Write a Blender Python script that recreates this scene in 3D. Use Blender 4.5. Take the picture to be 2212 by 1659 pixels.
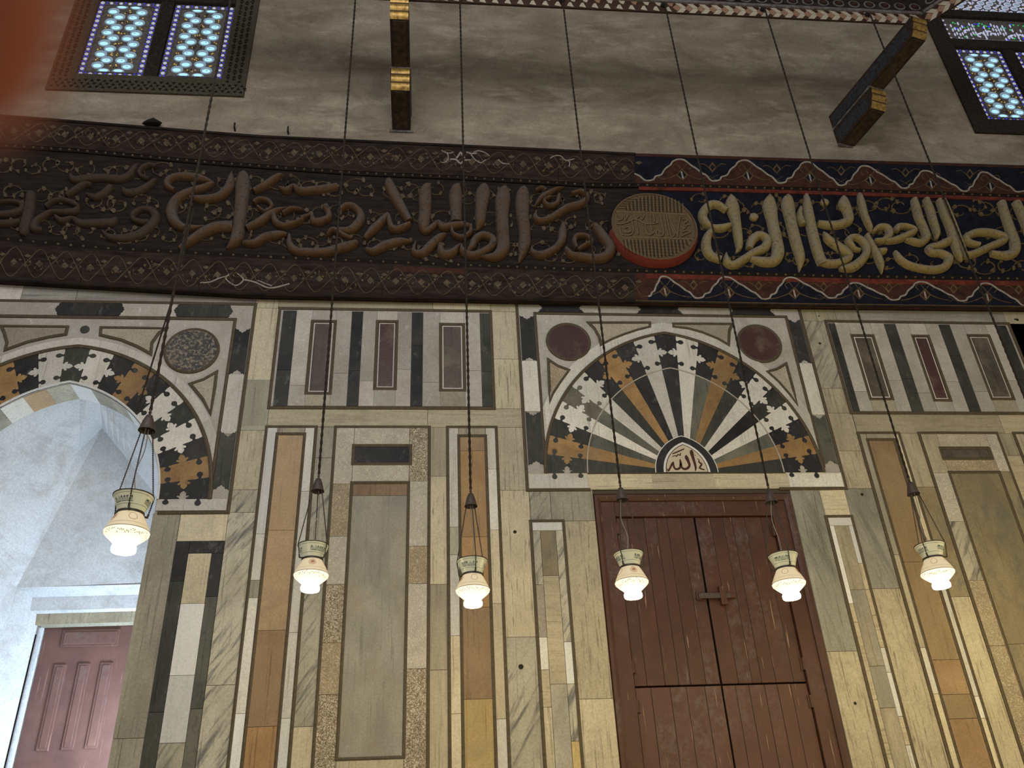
import bpy, bmesh, math, random
from mathutils import Vector, Matrix
from mathutils.geometry import tessellate_polygon
random.seed(7)
for o in list(bpy.data.objects): bpy.data.objects.remove(o)
S = bpy.context.scene
COL = S.collection
# ------------------------------------------------------------------ camera, world, lights
IW, IH = 2212.0, 1659.0
FPX, PITCH, ROLL, YAW = 1893.88, 0.54467, -0.0519, 0.11194
DIST, EYE = 8.0, 1.6                       # camera stands 8 m from the wall (wall face is y = 0), eye at 1.6 m
_cp, _sp, _cy, _sy, _cr, _sr = (math.cos(PITCH), math.sin(PITCH), math.cos(YAW), math.sin(YAW), math.cos(ROLL), math.sin(ROLL))
FW = Vector((_sy*_cp, _cy*_cp, _sp)); RT0 = Vector((_cy, -_sy, 0)); UP0 = RT0.cross(FW)
RT = _cr*RT0 + _sr*UP0; UP = -_sr*RT0 + _cr*UP0
cam = bpy.data.cameras.new('camera'); co = bpy.data.objects.new('camera', cam); COL.objects.link(co)
co.matrix_world = Matrix(((RT.x, UP.x, -FW.x, 0), (RT.y, UP.y, -FW.y, -DIST), (RT.z, UP.z, -FW.z, EYE), (0, 0, 0, 1)))
cam.sensor_fit = 'HORIZONTAL'; cam.sensor_width = 36; cam.lens = FPX/IW*36; cam.clip_start = 0.004; cam.clip_end = 200
cam.dof.use_dof = True; cam.dof.focus_distance = 10.5; cam.dof.aperture_fstop = 8.0
S.camera = co
vs = S.view_settings; vs.view_transform = 'Standard'; vs.look = 'None'; vs.gamma = 1; vs.use_curve_mapping = False; vs.exposure = 0.40
world = bpy.data.worlds.new('world'); S.world = world; world.use_nodes = True
bg = world.node_tree.nodes['Background']; bg.inputs[0].default_value = (0.97, 0.97, 1.0, 1); bg.inputs[1].default_value = 0.17

def light(kind, name, loc, energy, color, size=0.1, rot=None, size_y=None):
    l = bpy.data.lights.new(name, kind); l.energy = energy; l.color = color
    if kind == 'AREA':
        l.size = size
        if size_y: l.shape = 'RECTANGLE'; l.size_y = size_y
    else: l.shadow_soft_size = size
    o = bpy.data.objects.new(name, l); o.location = loc
    if rot: o.rotation_euler = rot
    COL.objects.link(o); return o
def aim(o, target): o.rotation_euler = (Vector(target)-o.location).to_track_quat('-Z', 'Y').to_euler()
LAMPC = (1.0, 0.81, 0.38)
# lamps of the same ring that hang out of the frame, above and behind the camera
for i, (x, y, z, e) in enumerate([(5.5, -1.55, 3.6, 24), (7.0, -3.0, 3.6, 34), (7.2, -5.0, 3.6, 36), (5.0, -6.6, 3.5, 40), (2.0, -6.9, 3.5, 30), (-1.2, -6.5, 3.5, 16), (2.2, -3.6, 2.2, 34), (4.6, -3.2, 2.2, 40)]):
    light('POINT', 'ring_lamp_light', (x, y, z), e, LAMPC, 0.12)
# added fill behind the camera, and daylight of the side window inside the niche
o = light('AREA', 'hall_fill', (-1.0, -9.5, 9.0), 300, (0.95, 0.97, 1.0), 6, size_y=4); aim(o, (-1.5, 0, 5.5))
o = light('AREA', 'niche_daylight', (-2.42, 1.12, 3.2), 100, (0.62, 0.79, 1.0), 0.6, size_y=1.6); aim(o, (-4.3, 0.85, 5.2))

# ------------------------------------------------------------------ pixel <-> place
def ray(u, v):
    d = RT*((u-IW/2)/FPX) - UP*((v-IH/2)/FPX) + FW
    return d/d.y
def P3(u, v, d=0.0):                       # the point seen at pixel (u, v) on the plane d metres in front of the wall
    q = ray(u, v)*(DIST-d); return Vector((q.x, -d, q.z+EYE))
def XZ(u, v, d=0.0):
    q = ray(u, v)*(DIST-d); return (q.x, q.z+EYE)
def QL(pts, d=0.0): return [XZ(a[0], a[1], d) for a in pts]
class Crop:                                # coordinates read in an enlarged view of the photograph
    def __init__(s, x0, y0, k): s.x0, s.y0, s.k = x0, y0, k
    def px(s, pts): return [(s.x0+a[0]/s.k, s.y0+a[1]/s.k) for a in pts]
    def xz(s, pts, d=0.0): return QL(s.px(pts), d)
PXM = 0.0047                               # metres per pixel on the wall, about

# ------------------------------------------------------------------ materials
def new_mat(name):
    m = bpy.data.materials.new(name); m.use_nodes = True
    nt = m.node_tree; b = nt.nodes['Principled BSDF']; return m, nt, b
def N(nt, t, **kw):
    n = nt.nodes.new(t)
    for k, v in kw.items(): setattr(n, k, v)
    return n
def ramp(nt, fac, stops):
    r = N(nt, 'ShaderNodeValToRGB'); e = r.color_ramp.elements
    e[0].position, e[0].color = stops[0][0], (*stops[0][1], 1); e[1].position, e[1].color = stops[-1][0], (*stops[-1][1], 1)
    for p, c in stops[1:-1]: k = e.new(p); k.color = (*c, 1)
    nt.links.new(fac, r.inputs[0]); return r.outputs[0]
def mixc(nt, fac, a, b, mode='MIX'):
    m = N(nt, 'ShaderNodeMix', data_type='RGBA', blend_type=mode)
    for sock, v in ((m.inputs[0], fac), (m.inputs[6], a), (m.inputs[7], b)):
        if hasattr(v, 'links'): nt.links.new(v, sock)
        elif isinstance(v, (int, float)): sock.default_value = v
        else: sock.default_value = (*v, 1)
    return m.outputs[2]
def coords(nt, scale, rot=(0, 0, 0)):
    g = N(nt, 'ShaderNodeNewGeometry'); a = N(nt, 'ShaderNodeAttribute', attribute_name='rnd')
    ma = N(nt, 'ShaderNodeMath', operation='MULTIPLY'); ma.inputs[1].default_value = 37.0; nt.links.new(a.outputs['Fac'], ma.inputs[0])
    ad = N(nt, 'ShaderNodeVectorMath', operation='ADD'); nt.links.new(g.outputs['Position'], ad.inputs[0]); nt.links.new(ma.outputs[0], ad.inputs[1])
    src = ad.outputs[0]
    if any(rot):
        m0 = N(nt, 'ShaderNodeMapping'); m0.inputs['Rotation'].default_value = rot; nt.links.new(src, m0.inputs[0]); src = m0.outputs[0]
    mp = N(nt, 'ShaderNodeMapping'); mp.inputs['Scale'].default_value = scale
    nt.links.new(src, mp.inputs[0]); return mp.outputs[0], a.outputs['Fac']
def noise(nt, vec, scale, detail=6, rough=0.6, dist=0.0):
    n = N(nt, 'ShaderNodeTexNoise'); n.inputs['Scale'].default_value = scale; n.inputs['Detail'].default_value = detail
    n.inputs['Roughness'].default_value = rough; n.inputs['Distortion'].default_value = dist
    nt.links.new(vec, n.inputs['Vector']); return n.outputs['Fac']
MATS = {}
def stone(name, c1, c2, c3=None, sc=(1, 1, 1), ns=1.6, dist=0.6, streak=(9, 9, 0.8), sth=(0.60, 0.72), samt=0.7, rot=(0, 0, 0), rough=0.55, bump=0.15, speck=0.20, jit=0.34, dirt=(0.27, 0.21, 0.13), srot=(0, 0, 0), grain=(48, 48, 1.3), gamt=0.5):
    m, nt, b = new_mat(name)
    v, rnd = coords(nt, sc, rot)
    col = ramp(nt, noise(nt, v, ns, 7, 0.62, dist), [(0.34, c1), (0.66, c2)])
    if c3:
        v2, _ = coords(nt, streak, srot)
        f = noise(nt, v2, 2.2, 5, 0.65, 0.35)
        fr = ramp(nt, f, [(sth[0], (0, 0, 0)), (sth[1], (samt,)*3)])
        col = mixc(nt, fr, col, c3)
    v3, _ = coords(nt, (1, 1, 1))
    fine = noise(nt, v3, 55, 3, 0.7)
    if gamt:
        v5, _ = coords(nt, grain)
        gr = noise(nt, v5, 1.0, 4, 0.6, 0.2)
        col = mixc(nt, 1.0, col, ramp(nt, gr, [(0.30, (1-gamt,)*3), (0.42, (1, 1, 1)), (0.62, (1, 1, 1)), (0.78, (1+gamt*0.45,)*3)]), 'MULTIPLY')
    col = mixc(nt, 1.0, col, ramp(nt, fine, [(0.3, (1-speck,)*3), (0.7, (1+speck*0.5,)*3)]), 'MULTIPLY')
    if dirt:
        fd = noise(nt, v3, 2.6, 8, 0.75, 0.4)
        col = mixc(nt, ramp(nt, fd, [(0.50, (0, 0, 0)), (0.72, (0.5,)*3)]), col, dirt)
    hs = N(nt, 'ShaderNodeHueSaturation'); hs.inputs['Saturation'].default_value = 0.84 if name.startswith('marble') or 'slab' in name else 0.95; mr = N(nt, 'ShaderNodeMapRange'); mr.inputs[3].default_value = 0.95-jit*0.6; mr.inputs[4].default_value = 0.97+jit*0.4
    nt.links.new(rnd, mr.inputs[0]); nt.links.new(mr.outputs[0], hs.inputs['Value']); nt.links.new(col, hs.inputs['Color'])
    nt.links.new(hs.outputs[0], b.inputs['Base Color'])
    b.inputs['Roughness'].default_value = rough; b.inputs['Specular IOR Level'].default_value = 0.3
    if bump:
        bn = N(nt, 'ShaderNodeBump'); bn.inputs['Strength'].default_value = bump; bn.inputs['Distance'].default_value = 0.01
        nt.links.new(fine, bn.inputs['Height']); nt.links.new(bn.outputs[0], b.inputs['Normal'])
    MATS[name] = m; return m
def flat(name, c, rough=0.6, metal=0.0, emis=None, es=0.0, spec=0.3, var=0.15, ns=30, c2=None, sc=(1, 1, 1)):
    m, nt, b = new_mat(name)
    v, rnd = coords(nt, sc)
    c2 = c2 or tuple(x*(1-var*2) for x in c)
    nt.links.new(ramp(nt, noise(nt, v, ns, 5, 0.65), [(0.32, c2), (0.68, c)]), b.inputs['Base Color'])
    b.inputs['Roughness'].default_value = rough; b.inputs['Metallic'].default_value = metal; b.inputs['Specular IOR Level'].default_value = spec
    if emis: b.inputs['Emission Color'].default_value = (*emis, 1); b.inputs['Emission Strength'].default_value = es
    MATS[name] = m; return m
def carved(name, c_top, c_low, scale=26, rough=0.6, bump=0.7, thr=(0.02, 0.14), stretch=(1, 1, 1)):
    m, nt, b = new_mat(name)
    v, rnd = coords(nt, stretch)
    w = N(nt, 'ShaderNodeTexVoronoi', feature='DISTANCE_TO_EDGE'); w.inputs['Scale'].default_value = scale
    nz = N(nt, 'ShaderNodeTexNoise'); nz.inputs['Scale'].default_value = 20; nt.links.new(v, nz.inputs['Vector'])
    mx = N(nt, 'ShaderNodeMix', data_type='VECTOR'); mx.inputs[0].default_value = 0.11; nt.links.new(v, mx.inputs[4]); nt.links.new(nz.outputs['Color'], mx.inputs[5])
    nt.links.new(mx.outputs[1], w.inputs['Vector'])
    col = ramp(nt, w.outputs['Distance'], [(thr[0], c_low), (thr[1], c_top)])
    f = noise(nt, v, 5, 6, 0.7)
    col = mixc(nt, 1.0, col, ramp(nt, f, [(0.3, (0.8,)*3), (0.7, (1.1,)*3)]), 'MULTIPLY')
    nt.links.new(col, b.inputs['Base Color']); b.inputs['Roughness'].default_value = rough; b.inputs['Specular IOR Level'].default_value = 0.25
    bn = N(nt, 'ShaderNodeBump'); bn.inputs['Strength'].default_value = bump; bn.inputs['Distance'].default_value = 0.02
    nt.links.new(w.outputs['Distance'], bn.inputs['Height']); nt.links.new(bn.outputs[0], b.inputs['Normal'])
    MATS[name] = m; return m

CR3 = (0.30, 0.235, 0.145)
stone('marble_cream', (0.577, 0.470, 0.277), (0.659, 0.550, 0.336), (0.24, 0.185, 0.11), streak=(22, 22, 1.3), sth=(0.57, 0.74), samt=0.6)
stone('marble_cream_dark_streaks', (0.515, 0.420, 0.244), (0.639, 0.530, 0.319), (0.12, 0.09, 0.05), streak=(34, 34, 1.8), sth=(0.57, 0.68), samt=0.85)
stone('marble_grey', (0.350, 0.310, 0.214), (0.515, 0.455, 0.311), (0.22, 0.20, 0.17), sc=(2.4, 2.4, 0.6), streak=(7, 7, 0.6))
stone('marble_grey_horizontal', (0.33, 0.30, 0.25), (0.50, 0.46, 0.37), (0.62, 0.57, 0.47), sc=(0.5, 1, 3.5), streak=(0.7, 7, 9), grain=(1.3, 48, 48))
stone('marble_tan_horizontal', (0.453, 0.365, 0.206), (0.577, 0.470, 0.277), (0.30, 0.235, 0.14), sc=(0.5, 1, 3.5), streak=(0.5, 7, 7), sth=(0.52, 0.72), grain=(1.3, 48, 48))
stone('marble_cream_horizontal', (0.577, 0.475, 0.277), (0.680, 0.570, 0.353), (0.28, 0.21, 0.12), streak=(1.6, 20, 22), sth=(0.60, 0.72), samt=0.6, grain=(1.3, 48, 48))
stone('marble_veined', (0.484, 0.420, 0.286), (0.618, 0.550, 0.378), (0.15, 0.14, 0.13), sc=(1.6, 1.6, 1.0), streak=(7.5, 7.5, 0.8), sth=(0.50, 0.66), srot=(0, math.radians(-32), 0), samt=0.95)
stone('marble_brown_grey', (0.350, 0.285, 0.168), (0.474, 0.395, 0.239), (0.24, 0.195, 0.13), sc=(2, 2, 0.7), streak=(10, 10, 0.7), sth=(0.5, 0.72))
stone('marble_white', (0.68, 0.62, 0.51), (0.78, 0.725, 0.61), (0.46, 0.38, 0.27), samt=0.5, speck=0.2, gamt=0.35, dirt=(0.42, 0.35, 0.25))
stone('marble_chalk_white', (0.76, 0.73, 0.655), (0.82, 0.79, 0.72), None, dirt=None, speck=0.14, gamt=0.2)
stone('plaster_grey_white', (0.42, 0.375, 0.31), (0.55, 0.50, 0.425), (0.68, 0.635, 0.56), streak=(5, 5, 3), sth=(0.62, 0.68), samt=0.8, dirt=(0.30, 0.245, 0.175), rough=0.75, gamt=0)
stone('stone_orange_tan', (0.50, 0.315, 0.145), (0.60, 0.40, 0.205), (0.66, 0.50, 0.30), sth=(0.62, 0.75), samt=0.5, gamt=0.25)
stone('stone_orange_brown', (0.36, 0.19, 0.060), (0.50, 0.29, 0.105), (0.60, 0.42, 0.22), streak=(14, 14, 1.5), sth=(0.62, 0.74), samt=0.6)
stone('marble_grey_veined', (0.25, 0.235, 0.175), (0.37, 0.345, 0.255), (0.15, 0.145, 0.115), sc=(1.6, 1.6, .8), streak=(9, 9, 0.7), sth=(0.50, 0.66), srot=(0, math.radians(14), 0), samt=0.6)
stone('stone_tan_dark', (0.33, 0.215, 0.095), (0.43, 0.295, 0.145), (0.50, 0.37, 0.20), streak=(10, 10, 1.5), sth=(0.6, 0.75), samt=0.5, gamt=.25)
stone('stone_brown', (0.25, 0.145, 0.062), (0.35, 0.22, 0.105), (0.48, 0.34, 0.19), streak=(10, 10, 2), sth=(0.60, 0.74), samt=0.5)
stone('stone_ochre', (0.48, 0.33, 0.105), (0.56, 0.40, 0.15), (0.42, 0.25, 0.06), streak=(6, 6, 1))
stone('stone_amber', (0.30, 0.155, 0.045), (0.45, 0.255, 0.080), (0.17, 0.085, 0.028), streak=(8, 8, 8), sth=(0.58, 0.75), samt=0.6, ns=5, jit=0.35, gamt=0)
stone('stone_black', (0.014, 0.013, 0.0125), (0.038, 0.036, 0.033), (0.15, 0.145, 0.135), streak=(6, 6, 3), sth=(0.58, 0.74), samt=0.7, rough=0.6, dirt=(0.09, 0.08, 0.065), jit=0.3, gamt=0)
stone('stone_black_green', (0.026, 0.027, 0.019), (0.066, 0.066, 0.047), (0.14, 0.135, 0.10), streak=(9, 9, 3), sth=(0.56, 0.75), samt=0.6, rough=0.6, dirt=(0.08, 0.07, 0.05))
stone('stone_green_grey', (0.105, 0.105, 0.075), (0.19, 0.185, 0.135), (0.055, 0.055, 0.042), streak=(12, 12, 4), sth=(0.56, 0.7), samt=0.7, jit=0.4)
stone('stone_grey_green_slab', (0.28, 0.252, 0.185), (0.40, 0.355, 0.26), (0.44, 0.315, 0.16), sc=(1.4, 1.4, 0.9), streak=(2.2, 2.2, 0.8), sth=(0.52, 0.72), samt=0.6, dist=1.6, gamt=0.28)
stone('stone_ochre_slab', (0.26, 0.195, 0.090), (0.38, 0.295, 0.135), (0.19, 0.175, 0.115), sc=(1.4, 1.4, 0.8), streak=(2.4, 2.4, 1.2), sth=(0.48, 0.64), samt=0.8, dist=1.6, gamt=0.28)
stone('porphyry', (0.066, 0.026, 0.022), (0.088, 0.036, 0.030), None, speck=0.25, rough=0.35, gamt=0)
stone('stone_dark_brown', (0.070, 0.055, 0.040), (0.125, 0.098, 0.072), (0.05, 0.035, 0.028), streak=(14, 14, 2), rough=0.5)
stone('breccia_black', (0.03, 0.03, 0.03), (0.06, 0.06, 0.055), (0.30, 0.24, 0.16), streak=(14, 14, 14), sth=(0.48, 0.58), samt=0.8, gamt=0)
stone('stone_beige_relief', (0.40, 0.335, 0.245), (0.50, 0.43, 0.325), (0.30, 0.225, 0.13), streak=(30, 30, 30), sth=(0.5, 0.65), bump=0.6, gamt=0)
stone('plaster_wall', (0.235, 0.185, 0.122), (0.42, 0.345, 0.248), (0.58, 0.50, 0.375), sc=(0.55, 1, 1.5), ns=1.3, dist=0.5, streak=(0.8, 2, 2.2), sth=(0.52, 0.72), samt=0.6, rough=0.85, dirt=(0.13, 0.095, 0.058), jit=0, bump=0.35, gamt=0)
stone('plaster_niche', (0.62, 0.63, 0.63), (0.70, 0.70, 0.69), (0.52, 0.51, 0.49), streak=(1.4, 1.4, 2.2), sth=(0.56, 0.75), samt=0.45, rough=0.85, jit=0, bump=0.3, gamt=0)
stone('floor_stone', (0.40, 0.35, 0.27), (0.52, 0.46, 0.36), None, gamt=0)
flat('joint_dark', (0.085, 0.065, 0.040), 0.8)
flat('moulding_olive', (0.115, 0.085, 0.045), 0.6, c2=(0.065, 0.046, 0.024), ns=40)
flat('moulding_stone', (0.50, 0.45, 0.37), 0.7, c2=(0.36, 0.31, 0.245), ns=12)
flat('plug_hole', (0.03, 0.024, 0.016), 0.9)
flat('old_wood', (0.036, 0.026, 0.019), 0.75, c2=(0.011, 0.010, 0.011), ns=9, sc=(0.4, 1, 2.2), spec=0.06)
flat('old_wood_dust', (0.046, 0.032, 0.025), 0.8, c2=(0.015, 0.011, 0.010), ns=8, sc=(0.5, 1, 2), spec=0.06)
flat('wood_dark_seam', (0.018, 0.014, 0.012), 0.8, spec=0.06)
flat('paint_navy', (0.014, 0.016, 0.027), 0.7, c2=(0.008, 0.008, 0.011), ns=9, spec=0.06)
flat('paint_red_brown', (0.082, 0.031, 0.020), 0.7, c2=(0.032, 0.017, 0.013), ns=10, spec=0.06)
flat('paint_red', (0.19, 0.040, 0.024), 0.65, c2=(0.06, 0.020, 0.014), ns=9, spec=0.06)
flat('paint_white', (0.40, 0.36, 0.31), 0.75, c2=(0.21, 0.18, 0.15), ns=18)
flat('gilt_faded', (0.165, 0.108, 0.048), 0.6, c2=(0.055, 0.038, 0.021), ns=14, spec=0.06)
flat('vine_dark', (0.145, 0.108, 0.066), 0.75, c2=(0.055, 0.040, 0.027), ns=14, spec=0.06)
flat('gilt', (0.55, 0.34, 0.085), 0.38, metal=0.45, c2=(0.16, 0.085, 0.02), ns=22)
flat('bracket_wood', (0.050, 0.030, 0.020), 0.55, c2=(0.016, 0.011, 0.009), ns=20)
flat('nose_groove', (0.09, 0.045, 0.012), 0.6)
flat('bracket_flower', (0.085, 0.048, 0.018), 0.6, c2=(0.012, 0.009, 0.009), ns=13)
flat('bracket_blue', (0.050, 0.057, 0.070), 0.6, c2=(0.010, 0.010, 0.012), ns=40, sc=(1, 1, 0.5))
flat('frame_wood', (0.050, 0.042, 0.031), 0.75, c2=(0.017, 0.014, 0.011), spec=0.06)
flat('frame_carved', (0.100, 0.086, 0.058), 0.8, c2=(0.055, 0.046, 0.031), spec=0.06)
flat('stucco_lattice', (0.21, 0.19, 0.18), 0.8, c2=(0.085, 0.070, 0.053), ns=25)
flat('iron', (0.10, 0.082, 0.066), 0.6, metal=0.5, c2=(0.04, 0.033, 0.028))
flat('cable_dark', (0.042, 0.032, 0.024), 0.7, c2=(0.022, 0.017, 0.013), spec=0.06)
flat('bell_bronze', (0.115, 0.085, 0.070), 0.5, metal=0.4, c2=(0.07, 0.052, 0.044))
flat('wire_grey', (0.28, 0.25, 0.21), 0.6)
flat('beam_lilac', (0.21, 0.185, 0.175), 0.7, c2=(0.06, 0.050, 0.044), ns=16)
flat('tile_white', (0.56, 0.49, 0.37), 0.6, c2=(0.40, 0.34, 0.25)); flat('tile_pink', (0.36, 0.20, 0.125), 0.6, c2=(0.25, 0.135, 0.085)); flat('tile_brown', (0.060, 0.026, 0.014), 0.6)
flat('ink_blue', (0.05, 0.10, 0.12), 0.6); flat('ink_red', (0.48, 0.13, 0.06), 0.6); flat('ink_green', (0.16, 0.17, 0.09), 0.6); flat('enamel_blue', (0.22, 0.42, 0.46), 0.5)
flat('ink_brown', (0.075, 0.022, 0.012), 0.6); flat('plaque_cream', (0.60, 0.50, 0.35), 0.6, var=0.05)
flat('nail', (0.03, 0.026, 0.022), 0.6, metal=0.5)
flat('white_cable', (0.55, 0.55, 0.56), 0.5)
carved('carved_white', (0.66, 0.60, 0.49), (0.50, 0.43, 0.33), 44, thr=(0.02, 0.16))
carved('carved_brown_ground', (0.60, 0.52, 0.39), (0.22, 0.16, 0.085), 40, thr=(0.05, 0.16))
carved('carved_tan', (0.50, 0.41, 0.28), (0.33, 0.25, 0.145), 36, thr=(0.03, 0.17))
carved('pierced_wood', (0.060, 0.050, 0.036), (0.060, 0.050, 0.036), 15)
# lettered relief: dust lies on what faces up, old paint survives underneath
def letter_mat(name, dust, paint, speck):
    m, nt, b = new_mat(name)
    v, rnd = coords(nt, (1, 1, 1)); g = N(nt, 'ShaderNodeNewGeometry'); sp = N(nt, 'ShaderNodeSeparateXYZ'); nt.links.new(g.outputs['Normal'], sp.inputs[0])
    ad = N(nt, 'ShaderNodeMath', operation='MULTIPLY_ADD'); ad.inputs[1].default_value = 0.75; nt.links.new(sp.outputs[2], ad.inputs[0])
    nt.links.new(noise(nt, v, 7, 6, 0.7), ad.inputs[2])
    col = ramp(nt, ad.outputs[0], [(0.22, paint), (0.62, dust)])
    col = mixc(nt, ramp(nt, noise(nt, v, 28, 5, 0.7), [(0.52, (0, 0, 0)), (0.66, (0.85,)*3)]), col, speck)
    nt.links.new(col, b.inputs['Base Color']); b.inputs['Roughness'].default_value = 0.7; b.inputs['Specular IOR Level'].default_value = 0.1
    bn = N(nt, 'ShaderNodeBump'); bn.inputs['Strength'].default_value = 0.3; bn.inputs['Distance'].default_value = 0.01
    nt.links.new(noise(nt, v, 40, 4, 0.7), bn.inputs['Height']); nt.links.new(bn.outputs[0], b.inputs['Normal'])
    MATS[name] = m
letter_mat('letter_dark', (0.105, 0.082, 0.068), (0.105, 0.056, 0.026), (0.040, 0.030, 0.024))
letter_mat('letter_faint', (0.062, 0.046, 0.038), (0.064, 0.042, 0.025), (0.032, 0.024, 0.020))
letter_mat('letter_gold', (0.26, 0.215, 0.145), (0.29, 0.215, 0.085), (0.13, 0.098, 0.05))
letter_mat('medallion_face', (0.13, 0.083, 0.044), (0.13, 0.083, 0.044), (0.075, 0.046, 0.024))
letter_mat('medallion_red', (0.17, 0.085, 0.075), (0.22, 0.046, 0.030), (0.10, 0.032, 0.024))
# painted maroon boards with chipped flecks
def door_mat(name, c, c2, chip, amt):
    m, nt, b = new_mat(name)
    v, rnd = coords(nt, (1, 1, 1)); col = ramp(nt, noise(nt, v, 3, 7, 0.7), [(0.3, c2), (0.7, c)])
    vs_, _ = coords(nt, (60, 60, 2.2))
    col = mixc(nt, ramp(nt, noise(nt, vs_, 1.0, 3, 0.5), [(0.69-amt, (0, 0, 0)), (0.715-amt, (0.8,)*3)]), col, chip)
    v4, _ = coords(nt, (18, 18, 10))
    col = mixc(nt, ramp(nt, noise(nt, v4, 1.0, 6, 0.7), [(0.62, (0, 0, 0)), (0.74, (0.6,)*3)]), col, tuple(x*0.35 for x in c))
    v6, _ = coords(nt, (1, 1, 1))
    patch = N(nt, 'ShaderNodeMath', operation='MULTIPLY'); nt.links.new(ramp(nt, noise(nt, v6, 1.1, 2, 0.5), [(0.50, (0, 0, 0)), (0.66, (1, 1, 1))]), patch.inputs[0]); nt.links.new(ramp(nt, noise(nt, v6, 16, 6, 0.75), [(0.45, (0, 0, 0)), (0.66, (0.75,)*3)]), patch.inputs[1])
    col = mixc(nt, patch.outputs[0], col, tuple(x*0.55+0.075 for x in c))
    nt.links.new(col, b.inputs['Base Color']); b.inputs['Roughness'].default_value = 0.5; b.inputs['Specular IOR Level'].default_value = 0.35
    MATS[name] = m
door_mat('maroon_paint', (0.098, 0.037, 0.0195), (0.055, 0.022, 0.012), (0.48, 0.31, 0.20), 0.0)
door_mat('maroon_paint_light', (0.115, 0.047, 0.026), (0.080, 0.032, 0.019), (0.50, 0.33, 0.21), 0.0)
door_mat('niche_door_wood', (0.20, 0.100, 0.074), (0.13, 0.066, 0.056), (0.29, 0.17, 0.14), 0.02)
def glow(name, c, e, s, rough=0.3):
    m, nt, b = new_mat(name); b.inputs['Base Color'].default_value = (*c, 1); b.inputs['Roughness'].default_value = rough
    b.inputs['Emission Color'].default_value = (*e, 1); b.inputs['Emission Strength'].default_value = s; MATS[name] = m
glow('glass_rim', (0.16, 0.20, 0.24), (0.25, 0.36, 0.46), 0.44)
glow('glass_sky_glow', (0.2, 0.3, 0.35), (0.42, 0.82, 1.0), 0.74)  # brighter disc low in each roundel, sky glow painted in as emission
glow('glass_bead', (0.3, 0.3, 0.36), (0.46, 0.48, 0.66), 0.56)
glow('glass_blue', (0.02, 0.02, 0.5), (0.03, 0.03, 0.80), 0.75)
glow('glass_amber', (0.4, 0.25, 0.05), (0.55, 0.36, 0.07), 0.55)
glow('glass_green', (0.02, 0.3, 0.08), (0.03, 0.42, 0.10), 0.65)
glow('lamp_glass_neck', (0.50, 0.49, 0.36), (0.80, 0.74, 0.46), 0.11)
glow('lamp_glass_shoulder', (0.58, 0.49, 0.34), (1.0, 0.80, 0.48), 0.26)
glow('lamp_glass_belly', (0.62, 0.56, 0.42), (1.0, 0.88, 0.62), 0.85)
glow('lamp_glass_foot', (0.9, 0.88, 0.8), (1.0, 0.95, 0.82), 7.0)

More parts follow.
